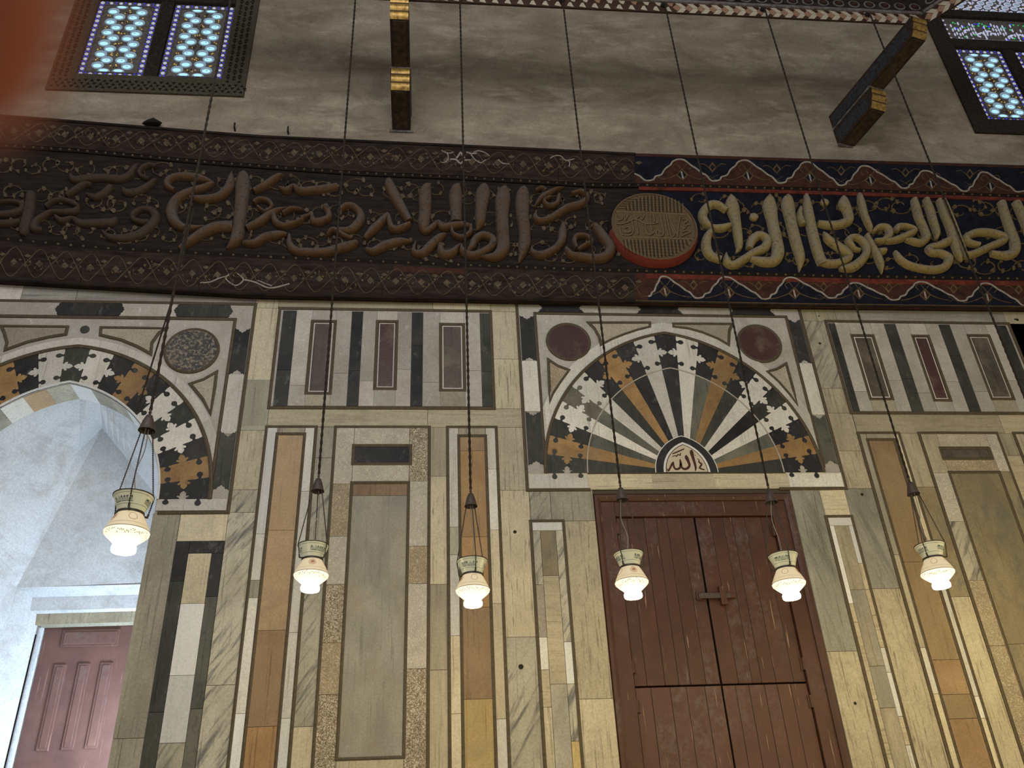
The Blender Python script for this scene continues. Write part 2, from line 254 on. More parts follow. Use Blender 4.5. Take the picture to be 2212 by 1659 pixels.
# ------------------------------------------------------------------ building tools
def wloc(o):
    v = Vector((0, 0, 0))
    while o: v += o.location; o = o.parent
    return v
class MB:
    def __init__(s): s.v = []; s.f = []; s.m = []; s.r = []; s.mats = []
    def mi(s, name):
        if name not in s.mats: s.mats.append(name)
        return s.mats.index(name)
    def face(s, idx, mat, r=0.0): s.f.append(idx); s.m.append(s.mi(mat)); s.r.append(r)
    def prism(s, pts, d0, d1, mat, r=None, back=False, smat=None):      # pts (x, z); front at y = -d1
        if r is None: r = random.random()
        area = sum(a[0]*b[1]-b[0]*a[1] for a, b in zip(pts, pts[1:]+pts[:1]))
        if area < 0: pts = pts[::-1]
        n = len(pts); k = len(s.v)
        s.v += [(x, -d1, z) for x, z in pts] + [(x, -d0, z) for x, z in pts]
        s.face(list(range(k, k+n)), mat, r)
        for i in range(n):
            j = (i+1) % n; s.face([k+j, k+i, k+n+i, k+n+j], smat or mat, r)
        if back: s.face([k+n+i for i in reversed(range(n))], mat, r)
    def slab(s, pts, d0, d1, mat, gap=0.003, r=None): s.prism(inset(pts, gap), d0, d1, mat, r)
    def box(s, a, b, mat, r=0.0):
        k = len(s.v); x0, y0, z0 = a; x1, y1, z1 = b
        s.v += [(x0, y0, z0), (x1, y0, z0), (x1, y1, z0), (x0, y1, z0), (x0, y0, z1), (x1, y0, z1), (x1, y1, z1), (x0, y1, z1)]
        for q in ([0, 3, 2, 1], [4, 5, 6, 7], [0, 1, 5, 4], [1, 2, 6, 5], [2, 3, 7, 6], [3, 0, 4, 7]): s.face([k+i for i in q], mat, r)
    def strip(s, pts, w, d0, h, mat, closed=False, prof=None, widths=None, cap=True):   # moulding along (x, z) points
        prof = prof or [(-.5, 0), (-.42, .7), (0, 1), (.42, .7), (.5, 0)]
        n = len(pts); m = len(prof); k = len(s.v); r = random.random()
        for i in range(n):
            a = Vector(pts[(i-1) % n] if closed or i else pts[0]); b = Vector(pts[i]); c = Vector(pts[(i+1) % n] if closed or i < n-1 else pts[-1])
            t1 = (b-a).normalized() if (b-a).length > 1e-9 else (c-b).normalized()
            t2 = (c-b).normalized() if (c-b).length > 1e-9 else t1
            t = (t1+t2); t = t.normalized() if t.length > 1e-6 else t1
            nn = Vector((-t.y, t.x)); cs = max(0.45, nn.dot(Vector((-t1.y, t1.x))))
            ww = (widths[i] if widths else w)/ (cs if not widths else 1.0)
            hh = h if not widths else h*min(1.0, 0.25+ww/(max(widths)*0.8))
            for q, e in prof:
                p = b+nn*(q*ww); s.v.append((p.x, -(d0+e*hh), p.y))
        for i in range(n if closed else n-1):
            j = (i+1) % n
            for q in range(m-1): s.face([k+i*m+q, k+j*m+q, k+j*m+q+1, k+i*m+q+1], mat, r)
        if not closed and cap:
            s.face([k+q for q in range(m)], mat, r); s.face([k+(n-1)*m+q for q in reversed(range(m))], mat, r)
    def tube(s, pts, rad, mat, n=6, cap=True):
        k = len(s.v); m = len(pts); pts = [Vector(p) for p in pts]
        for i, p in enumerate(pts):
            t = (pts[min(i+1, m-1)]-pts[max(i-1, 0)]).normalized()
            a = t.cross(Vector((0, 1, 0)));
            if a.length < 0.1: a = t.cross(Vector((1, 0, 0)))
            a.normalize(); b = t.cross(a); r = rad[i] if isinstance(rad, (list, tuple)) else rad
            for q in range(n):
                an = 2*math.pi*q/n; s.v.append(tuple(p+a*(r*math.cos(an))+b*(r*math.sin(an))))
        for i in range(m-1):
            for q in range(n): s.face([k+i*n+q, k+i*n+(q+1) % n, k+(i+1)*n+(q+1) % n, k+(i+1)*n+q], mat)
        if cap: s.face([k+q for q in reversed(range(n))], mat); s.face([k+(m-1)*n+q for q in range(n)], mat)
    def lathe(s, prof, c, mat, n=32, capb=False, capt=False):        # prof [(r, z)]
        k = len(s.v)
        for r, z in prof:
            for q in range(n): an = 2*math.pi*q/n; s.v.append((c[0]+r*math.cos(an), c[1]+r*math.sin(an), c[2]+z))
        for i in range(len(prof)-1):
            for q in range(n): s.face([k+i*n+q, k+i*n+(q+1) % n, k+(i+1)*n+(q+1) % n, k+(i+1)*n+q], mat)
        if capb: s.face([k+q for q in reversed(range(n))], mat)
        if capt: s.face([k+(len(prof)-1)*n+q for q in range(n)], mat)
    def disc(s, cx, cz, r, d0, d1, mat, n=20, dome=0.0, rz=None):
        k = len(s.v); rz = rz or r
        rings = [(1, d0), (1, d1)] + ([(0.75, d1+dome*0.6), (0.4, d1+dome*0.92)] if dome else [])
        for f, d in rings:
            for q in range(n): an = 2*math.pi*q/n; s.v.append((cx+r*f*math.cos(an), -d, cz+rz*f*math.sin(an)))
        for i in range(len(rings)-1):
            for q in range(n): s.face([k+i*n+q, k+i*n+(q+1) % n, k+(i+1)*n+(q+1) % n, k+(i+1)*n+q], mat, 0.5)
        s.face([k+(len(rings)-1)*n+q for q in range(n)], mat, random.random())
    def build(s, name, parent=None, smooth=False, bevel=0.0):
        me = bpy.data.meshes.new(name); off = wloc(parent) if parent else Vector((0, 0, 0))
        me.from_pydata([tuple(Vector(p)-off) for p in s.v], [], s.f)
        for m in s.mats: me.materials.append(MATS[m])
        me.polygons.foreach_set('material_index', s.m)
        a = me.attributes.new('rnd', 'FLOAT', 'FACE'); a.data.foreach_set('value', s.r)
        if smooth: me.polygons.foreach_set('use_smooth', [True]*len(me.polygons))
        bm = bmesh.new(); bm.from_mesh(me); bmesh.ops.recalc_face_normals(bm, faces=bm.faces); bm.to_mesh(me); bm.free()
        if smooth: me.set_sharp_from_angle(angle=math.radians(50))
        o = bpy.data.objects.new(name, me); COL.objects.link(o)
        if parent: o.parent = parent
        if bevel:
            b = o.modifiers.new('bevel', 'BEVEL'); b.width = bevel; b.segments = 2; b.limit_method = 'ANGLE'
        return o
def inset(pts, g):
    area = sum(a[0]*b[1]-b[0]*a[1] for a, b in zip(pts, pts[1:]+pts[:1]))
    sg = 1 if area > 0 else -1; out = []
    n = len(pts)
    for i in range(n):
        a, b, c = Vector(pts[i-1]), Vector(pts[i]), Vector(pts[(i+1) % n])
        t1, t2 = (b-a), (c-b)
        if t1.length < 1e-9 or t2.length < 1e-9: out.append(tuple(b)); continue
        t1.normalize(); t2.normalize(); n1, n2 = Vector((-t1.y, t1.x))*sg, Vector((-t2.y, t2.x))*sg
        m = n1+n2
        if m.length < 1e-6: out.append(tuple(b)); continue
        m.normalize(); out.append(tuple(b+m*(g/max(0.4, m.dot(n1)))))
    return out
def catmull(pts, k=5, closed=False):
    out = []; n = len(pts); dim = len(pts[0])
    for i in range(n if closed else n-1):
        p = [pts[(i+j-1) % n] if closed else pts[max(0, min(n-1, i+j-1))] for j in range(4)]
        for q in range(k):
            t = q/k
            out.append(tuple(0.5*((2*p[1][d])+(-p[0][d]+p[2][d])*t+(2*p[0][d]-5*p[1][d]+4*p[2][d]-p[3][d])*t*t+(-p[0][d]+3*p[1][d]-3*p[2][d]+p[3][d])*t**3) for d in range(dim)))
    if not closed: out.append(tuple(pts[-1]))
    return out
def circ(cx, cz, r, n=40, a0=0, a1=360): return [(cx+r*math.cos(math.radians(a0+(a1-a0)*i/n)), cz+r*math.sin(math.radians(a0+(a1-a0)*i/n))) for i in range(n+(a1-a0 != 360))]
def rect(x0, x1, z0, z1): return [(x0, z0), (x1, z0), (x1, z1), (x0, z1)]
def thing(name, label, cat, loc, group=None):
    o = bpy.data.objects.new(name, None); o.location = loc; o.empty_display_size = 0.1; COL.objects.link(o)
    o['label'] = label; o['category'] = cat
    if group: o['group'] = group
    return o
def tag(o, label=None, cat=None, group=None, kind=None):
    if label: o['label'] = label
    if cat: o['category'] = cat
    if group: o['group'] = group
    if kind: o['kind'] = kind
    return o

# ------------------------------------------------------------------ walls, niche, floor
XC_L, ZS_L = -3.64, 5.15                    # the arched doorway on the left
XC_C, ZS_C = 2.657, 5.41                    # the fan panel over the double door
def parc(xc, zs, a, c, n=24):               # pointed arch, half width a, arc centres c beyond the axis; right springing -> apex -> left springing
    R = a+c; h = math.sqrt(R*R-c*c); t1 = math.acos(c/R); out = []
    for i in range(n+1): t = t1*i/n; out.append((xc-c+R*math.cos(t), zs+R*math.sin(t)))
    return out+[(2*xc-x, z) for x, z in reversed(out[:-1])]
def prad(th, a, c):                         # distance from the axis foot to that arch in direction th
    k = abs(math.cos(th)); R = a+c; return -c*k+math.sqrt(R*R-c*c*(1-k*k))
NICHE_A, NICHE_C = 1.066, 0.256
niche = parc(XC_L, ZS_L, NICHE_A, NICHE_C)
niche_out = [(XC_L+NICHE_A, 0.0)]+niche+[(XC_L-NICHE_A, 0.0)]
DX0, DX1, DZT = 1.655, 3.711, 5.185         # double door opening
def holed(mb, outer, holes, d, mat, r=0.5, depth=None, rmat=None):
    polys = [outer]+holes; flatp = [p for q in polys for p in q]
    tris = tessellate_polygon([[Vector((x, z, 0)) for x, z in q] for q in polys])
    k = len(mb.v); mb.v += [(x, -d, z) for x, z in flatp]
    for t in tris: mb.face([k+i for i in t], mat, r)
    if depth is not None:
        for q in polys:
            k = len(mb.v); n = len(q); mb.v += [(x, -d, z) for x, z in q]+[(x, -depth, z) for x, z in q]
            for i in range(n): j = (i+1) % n; mb.face([k+i, k+j, k+n+j, k+n+i], rmat or mat, r)
WIN_L = rect(-4.837, -2.39, 10.785, 14.6)
WIN_R = rect(7.548, 10.0, 10.60, 14.9)
mb = MB()
holed(mb, [(-8, 0)]+[(XC_L-NICHE_A, 0)]+list(reversed(niche))+[(XC_L+NICHE_A, 0), (DX0, 0), (DX0, DZT), (DX1, DZT), (DX1, 0), (12, 0), (12, 17), (-8, 17)],
      [WIN_L, WIN_R], -0.0015, 'plaster_wall', depth=-0.30, rmat='plaster_grey_white')
o = mb.build('wall_back'); tag(o, 'plaster wall above the inscription, patchy grey brown', 'wall', kind='structure')
mb = MB(); mb.box((-8, -12, -0.1), (12, 2.6, 0), 'floor_stone'); o = mb.build('floor'); tag(o, 'pale stone floor below the picture', 'floor', kind='structure')

# niche interior: splayed plaster walls and a folded vault, door at the back
EB, ED = 1.45, 1.75
V0 = P3(171, 973, -0.98); BL = P3(35, 1270, -EB); BR0 = P3(298, 1258, -EB); V2 = P3(221, 925, -0.95)
BR = Vector((-2.2, EB, BR0.z+0.02))
arch3 = [Vector((x, 0.3, z)) for x, z in niche]           # right springing ... apex ... left springing
na = len(arch3); ia = na//2
iR = ia-3; iL = ia+9                                       # where the two folds meet the arch
mb = MB(); 
def tri(*p):
    k = len(mb.v); mb.v += [tuple(q) for q in p]; mb.face(list(range(k, k+len(p))), 'plaster_niche', 0.3)
for i in range(iR, iL): tri(arch3[i], arch3[i+1], V0 if i >= ia-1 else V2)
tri(arch3[ia-1], V0, V2)
left = arch3[iL:]
for i in range(len(left)-1):
    f0, f1 = i/(len(left)-1), (i+1)/(len(left)-1)
    tri(left[i], left[i+1], V0.lerp(BL, f1), V0.lerp(BL, f0)) if i else tri(left[0], left[1], V0.lerp(BL, f1), V0)
o = mb.build('trim_1'); tag(o, 'white plaster vault folded over the arched niche', 'vault', kind='structure')
mb = MB()
tri(arch3[-1], Vector((XC_L-NICHE_A, 0.3, 0)), Vector((BL.x-0.02, EB, 0)), BL)
DTL = P3(80, 1342, -ED); 
o = mb.build('wall_left'); tag(o, 'white plaster left side wall of the niche', 'wall', kind='structure')
mb = MB()
right = arch3[:iR+1][::-1]
for i in range(len(right)-1):
    f0, f1 = i/(len(right)-1), (i+1)/(len(right)-1)
    tri(right[i], right[i+1], V2.lerp(BR, f1), V2.lerp(BR, f0))
tri(V2, V0, BL, BR)
tri(arch3[0], Vector((XC_L+NICHE_A, 0.3, 0)), Vector((-2.2, EB, 0)), BR)
o = mb.build('wall_right'); tag(o, 'grey white plaster wall above the niche door', 'wall', kind='structure')
# stepped soffit above the niche door
mb = MB()
steps = [(BL.y, BL.z)]
Lx = BL.x
prof = [(EB, BL.z, 'plaster_niche'), (EB+0.17, BL.z-0.055, 'plaster_niche'), (EB+0.18, BL.z-0.20, 'plaster_niche'), (EB+0.24, BL.z-0.215, 'plaster_niche'), (EB+0.25, BL.z-0.33, 'marble_brown_grey'), (ED+0.02, BL.z-0.345, 'marble_grey')]
for (y0, z0, m0), (y1, z1, m1) in zip(prof, prof[1:]):
    k = len(mb.v); mb.v += [(Lx-0.3, y0, z0), (-2.1, y0, z0+0.03), (-2.1, y1, z1+0.03), (Lx-0.3, y1, z1)]; mb.face([k, k+1, k+2, k+3], m1, 0.4)
o = mb.build('trim_2'); tag(o, 'stepped lintel above the niche door', 'lintel', kind='structure')
# reveal beside the niche door
mb = MB(); z_d = BL.z-0.34; DX = P3(101, 1338, -ED).x
k = len(mb.v); mb.v += [(BL.x-0.02, EB, 0), (BL.x-0.02, EB, BL.z), (DX, ED+0.06, BL.z-0.02), (DX, ED+0.06, 0)]; mb.face([0, 1, 2, 3], 'plaster_niche', 0.3)
o = mb.build('trim_3'); tag(o, 'plaster reveal left of the niche door', 'reveal', kind='structure')

# arch ring of coloured stones on the inside of the doorway arch
mb = MB(); cols = ['marble_grey', 'marble_white', 'stone_orange_tan', 'marble_grey', 'marble_chalk_white', 'marble_grey', 'marble_grey', 'marble_chalk_white', 'marble_grey', 'stone_orange_tan', 'marble_white', 'marble_grey', 'marble_white', 'stone_orange_tan', 'marble_grey', 'marble_white']
arcs = parc(XC_L, ZS_L, NICHE_A-0.004, NICHE_C, 32)
for i in range(16):
    for q in range(4):
        a, b = arcs[i*4+q], arcs[i*4+q+1]; k = len(mb.v)
        mb.v += [(a[0], 0.0, a[1]), (b[0], 0.0, b[1]), (b[0], 0.30, b[1]), (a[0], 0.30, a[1])]; mb.face([k, k+1, k+2, k+3], cols[i], (i*0.37) % 1)
for sx in (1, -1):
    x = XC_L+sx*(NICHE_A-0.004); k = len(mb.v); mb.v += [(x, 0, 0), (x, 0, ZS_L), (x, 0.3, ZS_L), (x, 0.3, 0)]; mb.face([k, k+1, k+2, k+3], 'marble_white', 0.5)
o = mb.build('trim_4'); tag(o, 'ring of grey, white and tan stones lining the doorway arch', 'arch', kind='structure')

# door at the back of the niche
d2 = tag(bpy.data.objects.new('door_2', None), 'reddish panelled wooden door deep in the white niche', 'door', kind='structure'); COL.objects.link(d2)
c = Crop(0, 1060, 2.77); YD = -ED
dz1 = z_d+0.05; dx0 = DX; d2.location = (dx0+0.6, ED+0.05, 0)
mb = MB(); mb.box((dx0, ED+0.03, 0), (dx0+1.75, ED+0.09, dz1), 'niche_door_wood'); mb.build('door_leaf', d2)
def dpan(pts, mat='niche_door_wood'):
    q = c.xz(pts, YD); xs = [p[0] for p in q]; zs = [p[1] for p in q]
    xl, xr, zt, zb = (q[0][0]+q[3][0])/2, (q[1][0]+q[2][0])/2, (q[0][1]+q[1][1])/2, (q[2][1]+q[3][1])/2
    m = MB(); r = rect(xl, xr, zb, zt); m.prism(r, -(ED+0.03), -(ED+0.012), mat, 0.2); m.prism(inset(r, 0.025), -(ED+0.02), -(ED+0.004), mat, 0.8); return m.build('door_panel', d2, bevel=0.005)
dpan([(372, 835), (718, 822), (702, 920), (357, 938)])
dpan([(325, 1040), (392, 1035), (288, 1555), (207, 1560)]); dpan([(470, 1032), (540, 1028), (432, 1550), (356, 1552)]); dpan([(600, 1028), (675, 1022), (580, 1540), (500, 1545)])
mb = MB(); mb.tube([(dx0-0.035, ED-0.02, 0), (dx0-0.035, ED-0.02, z_d-0.02)], 0.022, 'white_cable', 8); mb.tube([(dx0-0.075, ED-0.02, 0), (dx0-0.07, ED-0.02, z_d-0.08)], 0.012, 'cable_dark', 6)
o = mb.build('electric_cable'); tag(o, 'white and black cables running down beside the niche door', 'cable')

# ------------------------------------------------------------------ double door
d1 = tag(bpy.data.objects.new('door_1', None), 'maroon painted double door with four leaves under the fan panel', 'door', kind='structure'); d1.location = ((DX0+DX1)/2, 0.1, 0); COL.objects.link(d1)
mb = MB()
LX0, LX1, LXM, LZT, LZM = 1.876, 3.482, 2.680, 4.946, 3.313
fr = 'maroon_paint'
mb.box((DX0+0.02, 0.02, 0), (LX0-0.006, 0.14, DZT-0.02), fr, 0.2); mb.box((LX1+0.006, 0.02, 0), (DX1-0.02, 0.14, DZT-0.02), fr, 0.6); mb.box((LX0-0.006, 0.02, LZT+0.006), (LX1+0.006, 0.14, DZT-0.02), fr, 0.9)
mb.build('door_frame', d1, bevel=0.006)
mb = MB(); pr = [(-.5, 0), (-.5, .6), (-.15, 1), (.2, 1), (.3, .5), (.5, .4), (.5, 0)]
mb.strip([(DX0+0.03, 0), (DX0+0.03, DZT-0.03), (DX1-0.03, DZT-0.03), (DX1-0.03, 0)], 0.085, -0.03, 0.045, 'maroon_paint', prof=pr)
mb.build('frame_moulding', d1)
mb = MB(); mb.box((LX0-0.03, 0.11, 0), (LX1+0.03, 0.17, LZT+0.03), 'plug_hole'); mb.build('door_rebate', d1)
def leaf(x0, x1, z0, z1, mat, n, sd):
    m = MB(); w = (x1-x0)/n; rr = random.Random(sd); xs = [x0]+[x0+w*(i+rr.uniform(-.18, .18)) for i in range(1, n)]+[x1]
    for a, b in zip(xs, xs[1:]): m.box((a+0.0022, 0.05+rr.uniform(0, 0.002), z0), (b-0.0022, 0.10, z1), mat, rr.random())
    m.box((x0+.002, 0.054, z0+.002), (x1-.002, 0.105, z1-.002), 'plug_hole')
    return m.build('door_leaf', d1, bevel=0.003)
leaf(LX0, LXM-0.008, LZM+0.008, LZT, 'maroon_paint', 6, 1); leaf(LXM+0.008, LX1, LZM+0.008, LZT, 'maroon_paint', 6, 2)
leaf(LX0, LXM-0.006, 0.05, LZM-0.008, 'maroon_paint_light', 5, 3); leaf(LXM+0.006, LX1, 0.05, LZM-0.008, 'maroon_paint_light', 6, 4)
c = Crop(1080, 1060, 2.698)
def hinge(x, y, h=0.11):
    (px_, pz_) = c.xz([(x, y)])[0]; m = MB(); m.tube([(px_, 0.04, pz_-h/2), (px_, 0.04, pz_+h/2)], 0.018, 'maroon_paint', 10); m.box((px_-0.03, 0.042, pz_-h/2), (px_+0.03, 0.055, pz_+h/2), 'maroon_paint'); return m.build('hinge', d1)
for x, y in ((780, 1022), (806, 1252), (685, 215), (1780, 1003), (1826, 1222), (1603, 225)): hinge(x, y)
q = c.xz([(1165, 605), (1330, 605), (1275, 605), (1275, 655)])
m = MB(); zb = q[0][1]; xb = q[0][0]
m.box((xb-0.01, 0.005, zb-0.035), (xb+0.30, 0.035, zb+0.02), 'bell_bronze'); m.box((xb-0.03, 0.02, zb-0.045), (xb+0.02, 0.05, zb+0.04), 'maroon_paint'); m.box((xb+0.20, -0.005, zb-0.10), (xb+0.26, 0.05, zb+0.085), 'maroon_paint'); m.box((xb+0.26, 0.02, zb-0.03), (xb+0.36, 0.05, zb+0.03), 'maroon_paint')
o = m.build('door_bolt', d1, bevel=0.006)

# ------------------------------------------------------------------ stained glass windows
def pane_mesh(parent, x0, x1, z0, z1, yd, rows, colr, dots=(7, 15), sd=0):
    rr = random.Random(sd); mb = MB(); mb.prism(rect(x0, x1, z0, z1), -0.16, yd, 'stucco_lattice', 0.3)
    b = 0.088; w = x1-x0; h = z1-z0; xm = (x0+x1)/2
    g = mb
    for zz in (z0, z1): pass
    def bead(x, z, m='glass_bead', r=0.025): g.disc(x+rr.uniform(-.003, .003), z+rr.uniform(-.003, .003), r*rr.uniform(.85, 1.1), yd, yd+0.006, m, 10, 0.004)
    nx, nz = dots
    for i in range(nx):
        x = x0+b/2+(w-b)*i/(nx-1)
        for z in (z0+b/2, z1-b/2): bead(x, z)
        if i < nx-1:
            for z in (z0+b/2, z1-b/2):
                for dz in (-.024, .024): bead(x+(w-b)/(nx-1)/2, z+dz, 'glass_blue', 0.0095)
    for i in range(1, nz):
        z = z0+b/2+(h-b)*i/nz
        for x in (x0+b/2, x1-b/2): bead(x, z)
    for i in range(nz):
        z = z0+b/2+(h-b)*(i+.5)/nz
        for x in (x0+b/2, x1-b/2):
            for dx in (-.024, .024): bead(x+dx, z, 'glass_blue', 0.0095)
    for (xa, xb_, za, zb_) in ((x0+b, x1-b, z0+b-.006, z0+b+.006), (x0+b, x1-b, z1-b-.006, z1-b+.006), (x0+b-.006, x0+b+.006, z0+b, z1-b), (x1-b-.006, x1-b+.006, z0+b, z1-b)):
        g.prism(rect(xa, xb_, za, zb_), yd, yd+0.012, 'stucco_lattice', 0.7)
    zi0, zi1 = z0+b+0.02, z1-b-0.02; step = (zi1-zi0)/(rows+0.0)
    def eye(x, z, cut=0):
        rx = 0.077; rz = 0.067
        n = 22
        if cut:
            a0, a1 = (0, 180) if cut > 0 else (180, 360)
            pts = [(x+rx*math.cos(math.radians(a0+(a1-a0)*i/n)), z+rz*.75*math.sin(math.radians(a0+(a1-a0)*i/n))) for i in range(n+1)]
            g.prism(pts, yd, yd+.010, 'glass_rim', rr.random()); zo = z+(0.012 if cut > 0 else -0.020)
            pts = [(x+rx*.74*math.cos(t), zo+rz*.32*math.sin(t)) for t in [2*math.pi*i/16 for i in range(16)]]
            g.prism(pts, yd, yd+.013, 'glass_sky_glow', rr.random()); return
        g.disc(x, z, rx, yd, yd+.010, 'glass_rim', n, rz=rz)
        g.disc(x+rr.uniform(-.003, .003), z-.018, rx*.68, yd, yd+.014, 'glass_sky_glow', 18, rz=rz*.50)
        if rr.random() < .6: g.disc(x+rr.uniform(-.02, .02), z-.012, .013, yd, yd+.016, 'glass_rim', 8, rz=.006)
    for i in range(rows+1):
        z = zi0+step*i; cut = 1 if i == 0 else (-1 if i == rows else 0)
        for sx in (-1, 1):
            eye(xm+sx*(0.092 if i % 2 == 0 else 0.186), z, cut)
            if cut: continue
            if i % 2:
                for q in range(3): bead(xm+rr.uniform(-.06, .06), z+rr.uniform(-.035, .035), rr.choice(['glass_amber', 'glass_amber', 'paint_red_brown']), .0095)
            else: bead(xm+sx*(0.235+rr.uniform(-.02, .02)), z+rr.uniform(-.03, .03), 'glass_amber', .010); bead(xm+sx*(0.215), z+rr.uniform(-.03, .03), 'glass_amber', .008)
    return mb.build('stained_glass', parent)
def win_frame(parent, rc, bw, d0, d1, mat='frame_wood'):
    x0, x1, z0, z1 = rc; m = MB()
    m.box((x0, -d1, z0), (x0+bw, -d0, z1), mat); m.box((x1-bw, -d1, z0), (x1, -d0, z1), mat); m.box((x0+bw, -d1, z0), (x1-bw, -d0, z0+bw), mat); m.box((x0+bw, -d1, z1-bw), (x1-bw, -d0, z1), mat)
    return m.build('window_frame', parent, bevel=0.004)
w1 = tag(bpy.data.objects.new('window_1', None), 'stained glass window with carved frame at the upper left', 'window', kind='structure'); w1.location = (-3.6, 0, 10.8); COL.objects.link(w1)
win_frame(w1, (-4.84, -2.39, 10.785, 14.6), 0.31, -0.2, 0.03, 'frame_carved')
mb = MB(); rr = random.Random(3)                                # pierced triangles of the carved frame
def tri_cut(x, z, up, s=0.045):
    a = [(x-s*.6, z-s*.5), (x+s*.6, z-s*.5), (x, z+s*.6)] if up else [(x-s*.6, z+s*.5), (x, z-s*.6), (x+s*.6, z+s*.5)]
    mb.prism(a, 0.028, 0.0315, 'wood_dark_seam')
for i in range(31):
    for j, zz in enumerate((10.85, 10.91, 10.97)): tri_cut(-4.77+i*.078+(.039 if j % 2 else 0), zz, (i+j) % 2 == 0)
for i in range(60):
    for j in range(3):
        for xb in (-2.625, -4.79):
            if 11.05+i*.06 < 14.5: tri_cut(xb+j*.075, 11.05+i*.06+(.03 if j % 2 else 0), (i+j) % 2 == 0)
mb.build('frame_carving', w1)
mb = MB(); mb.box((-3.705, -0.01, 11.05), (-3.535, 0.2, 12.70), 'frame_wood'); mb.box((-4.55, -0.02, 12.66), (-2.69, 0.2, 12.80), 'frame_wood'); mb.box((-4.55, -0.02, 13.36), (-2.69, 0.2, 13.46), 'frame_wood')
mb.build('mullion', w1)
mb = MB(); mb.box((-4.55, 0.10, 11.05), (-4.545, 0.2, 12.8), 'frame_wood'); mb.box((-4.56, 0.05, 11.07), (-2.69, 0.2, 11.10), 'frame_wood'); mb.build('sill', w1)
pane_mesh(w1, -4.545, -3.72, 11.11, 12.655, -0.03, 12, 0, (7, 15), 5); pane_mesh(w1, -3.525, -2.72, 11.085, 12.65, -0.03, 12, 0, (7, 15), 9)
def strip_glass(parent, x0, x1, z0, z1, sd, kind):
    rr = random.Random(sd); g = MB(); yd = -0.03; g.prism(rect(x0, x1, z0, z1), -0.16, yd, 'stucco_lattice', .4)
    if kind == 'letters':
        for i in range(5): g.disc(x0+.05, z0+.06+i*.105, .019, yd, yd+.006, 'glass_bead', 10)
        n = int((x1-x0-.16)/.045)
        for i in range(n):
            x = x0+.14+i*.045; k = rr.random()
            if k < .55:
                hh = rr.uniform(.14, .30); zc = z0+rr.uniform(.16, .34)
                for q in range(3): g.prism([(x+.012*math.cos(t)+(.0)*q, zc-hh/2+hh*q/2.4+.036*math.sin(t)) for t in [math.pi*2*j/10 for j in range(10)]], yd, yd+.008, 'glass_bead', rr.random())
            else:
                t0 = rr.uniform(0, 3); zc = z0+rr.uniform(.10, .24)
                for q in range(5): g.disc(x+.035*math.cos(t0+q*.7), zc+.035*math.sin(t0+q*.7), .015, yd, yd+.008, 'glass_bead', 8)
            for q in range(2): g.disc(x+rr.uniform(-.03, .03), z0+rr.uniform(.08, z1-z0-.05), rr.uniform(.010, .019), yd, yd+.006, rr.choice(['glass_green', 'glass_green', 'glass_blue', 'stucco_lattice']), 8)
            g.prism(rect(x-.02, x+.025, z0+.035, z0+.055), yd, yd+.008, 'glass_bead', .4)
    else:
        nx = int((x1-x0)/.15); nz = max(2, int((z1-z0)/.10))
        for i in range(nx):
            for j in range(nz):
                x, z = x0+.08+i*.15+(.075 if j % 2 else 0), z0+.06+j*.10
                if (i*2+j) % 3 == 1 or z > z1-.05:
                    for q in range(10): g.disc(x+rr.uniform(-.05, .05), min(z1-.02, z+rr.uniform(-.04, .04)), .012, yd, yd+.008, 'glass_bead' if rr.random() < .9 else 'glass_amber', 7)
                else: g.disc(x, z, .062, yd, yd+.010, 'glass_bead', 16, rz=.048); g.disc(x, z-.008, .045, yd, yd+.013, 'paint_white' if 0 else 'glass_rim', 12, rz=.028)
    return g.build('stained_glass', parent)
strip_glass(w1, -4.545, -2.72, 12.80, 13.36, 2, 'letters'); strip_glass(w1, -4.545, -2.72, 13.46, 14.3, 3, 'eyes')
w2 = tag(bpy.data.objects.new('window_2', None), 'stained glass window with a green lettered strip at the upper right', 'window', kind='structure'); w2.location = (8.7, 0, 10.6); COL.objects.link(w2)
win_frame(w2, (7.546, 10.05, 10.605, 14.9), 0.275, -0.2, 0.03)
mb = MB(); mb.box((8.60, -0.01, 10.85), (8.78, 0.2, 12.5), 'frame_wood'); mb.box((7.80, -0.02, 12.455), (9.8, 0.2, 12.635), 'frame_wood'); mb.box((7.80, -0.02, 13.185), (9.8, 0.2, 13.335), 'frame_wood'); mb.build('mullion', w2)
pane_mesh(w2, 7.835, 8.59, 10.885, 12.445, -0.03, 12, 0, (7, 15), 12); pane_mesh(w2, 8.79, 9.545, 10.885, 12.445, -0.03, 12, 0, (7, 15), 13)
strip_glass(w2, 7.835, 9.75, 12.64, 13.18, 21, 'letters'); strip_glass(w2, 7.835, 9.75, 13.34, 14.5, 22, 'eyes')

# ------------------------------------------------------------------ plain marble slabs of the wall
D0, D1, D2 = 0.0, 0.012, 0.020               # wall face, slab face, panel face
def X(u, v): return XZ(u, v)[0]
def Z(u, v): return XZ(u, v)[1]
CLAD = MB()
CLAD.prism([(-8, 0), (-4.72, 0), (-4.72, ZS_L), (-4.72, 7.62), (-8, 7.62)], 0, 0.006, 'joint_dark')
CLAD.prism([(-2.57, 0), (DX0-0.005, 0), (DX0-0.005, 7.62), (-2.57, 7.62)], 0, 0.006, 'joint_dark')
CLAD.prism([(-4.72, 6.5), (-2.57, 6.5), (-2.57, 7.66), (-4.72, 7.66)], 0, 0.005, 'joint_dark')
CLAD.prism([(DX1+0.005, 0), (12, 0), (12, 7.62), (DX1+0.005, 7.62)], 0, 0.006, 'joint_dark'); CLAD.prism(rect(DX0-.01, DX1+.01, DZT, 7.62), 0, 0.006, 'joint_dark')
def sl(x0, x1, z0, z1, mat, r=None): CLAD.slab(rect(x0, x1, z0, z1), 0.0, D1, mat, 0.0022, r)
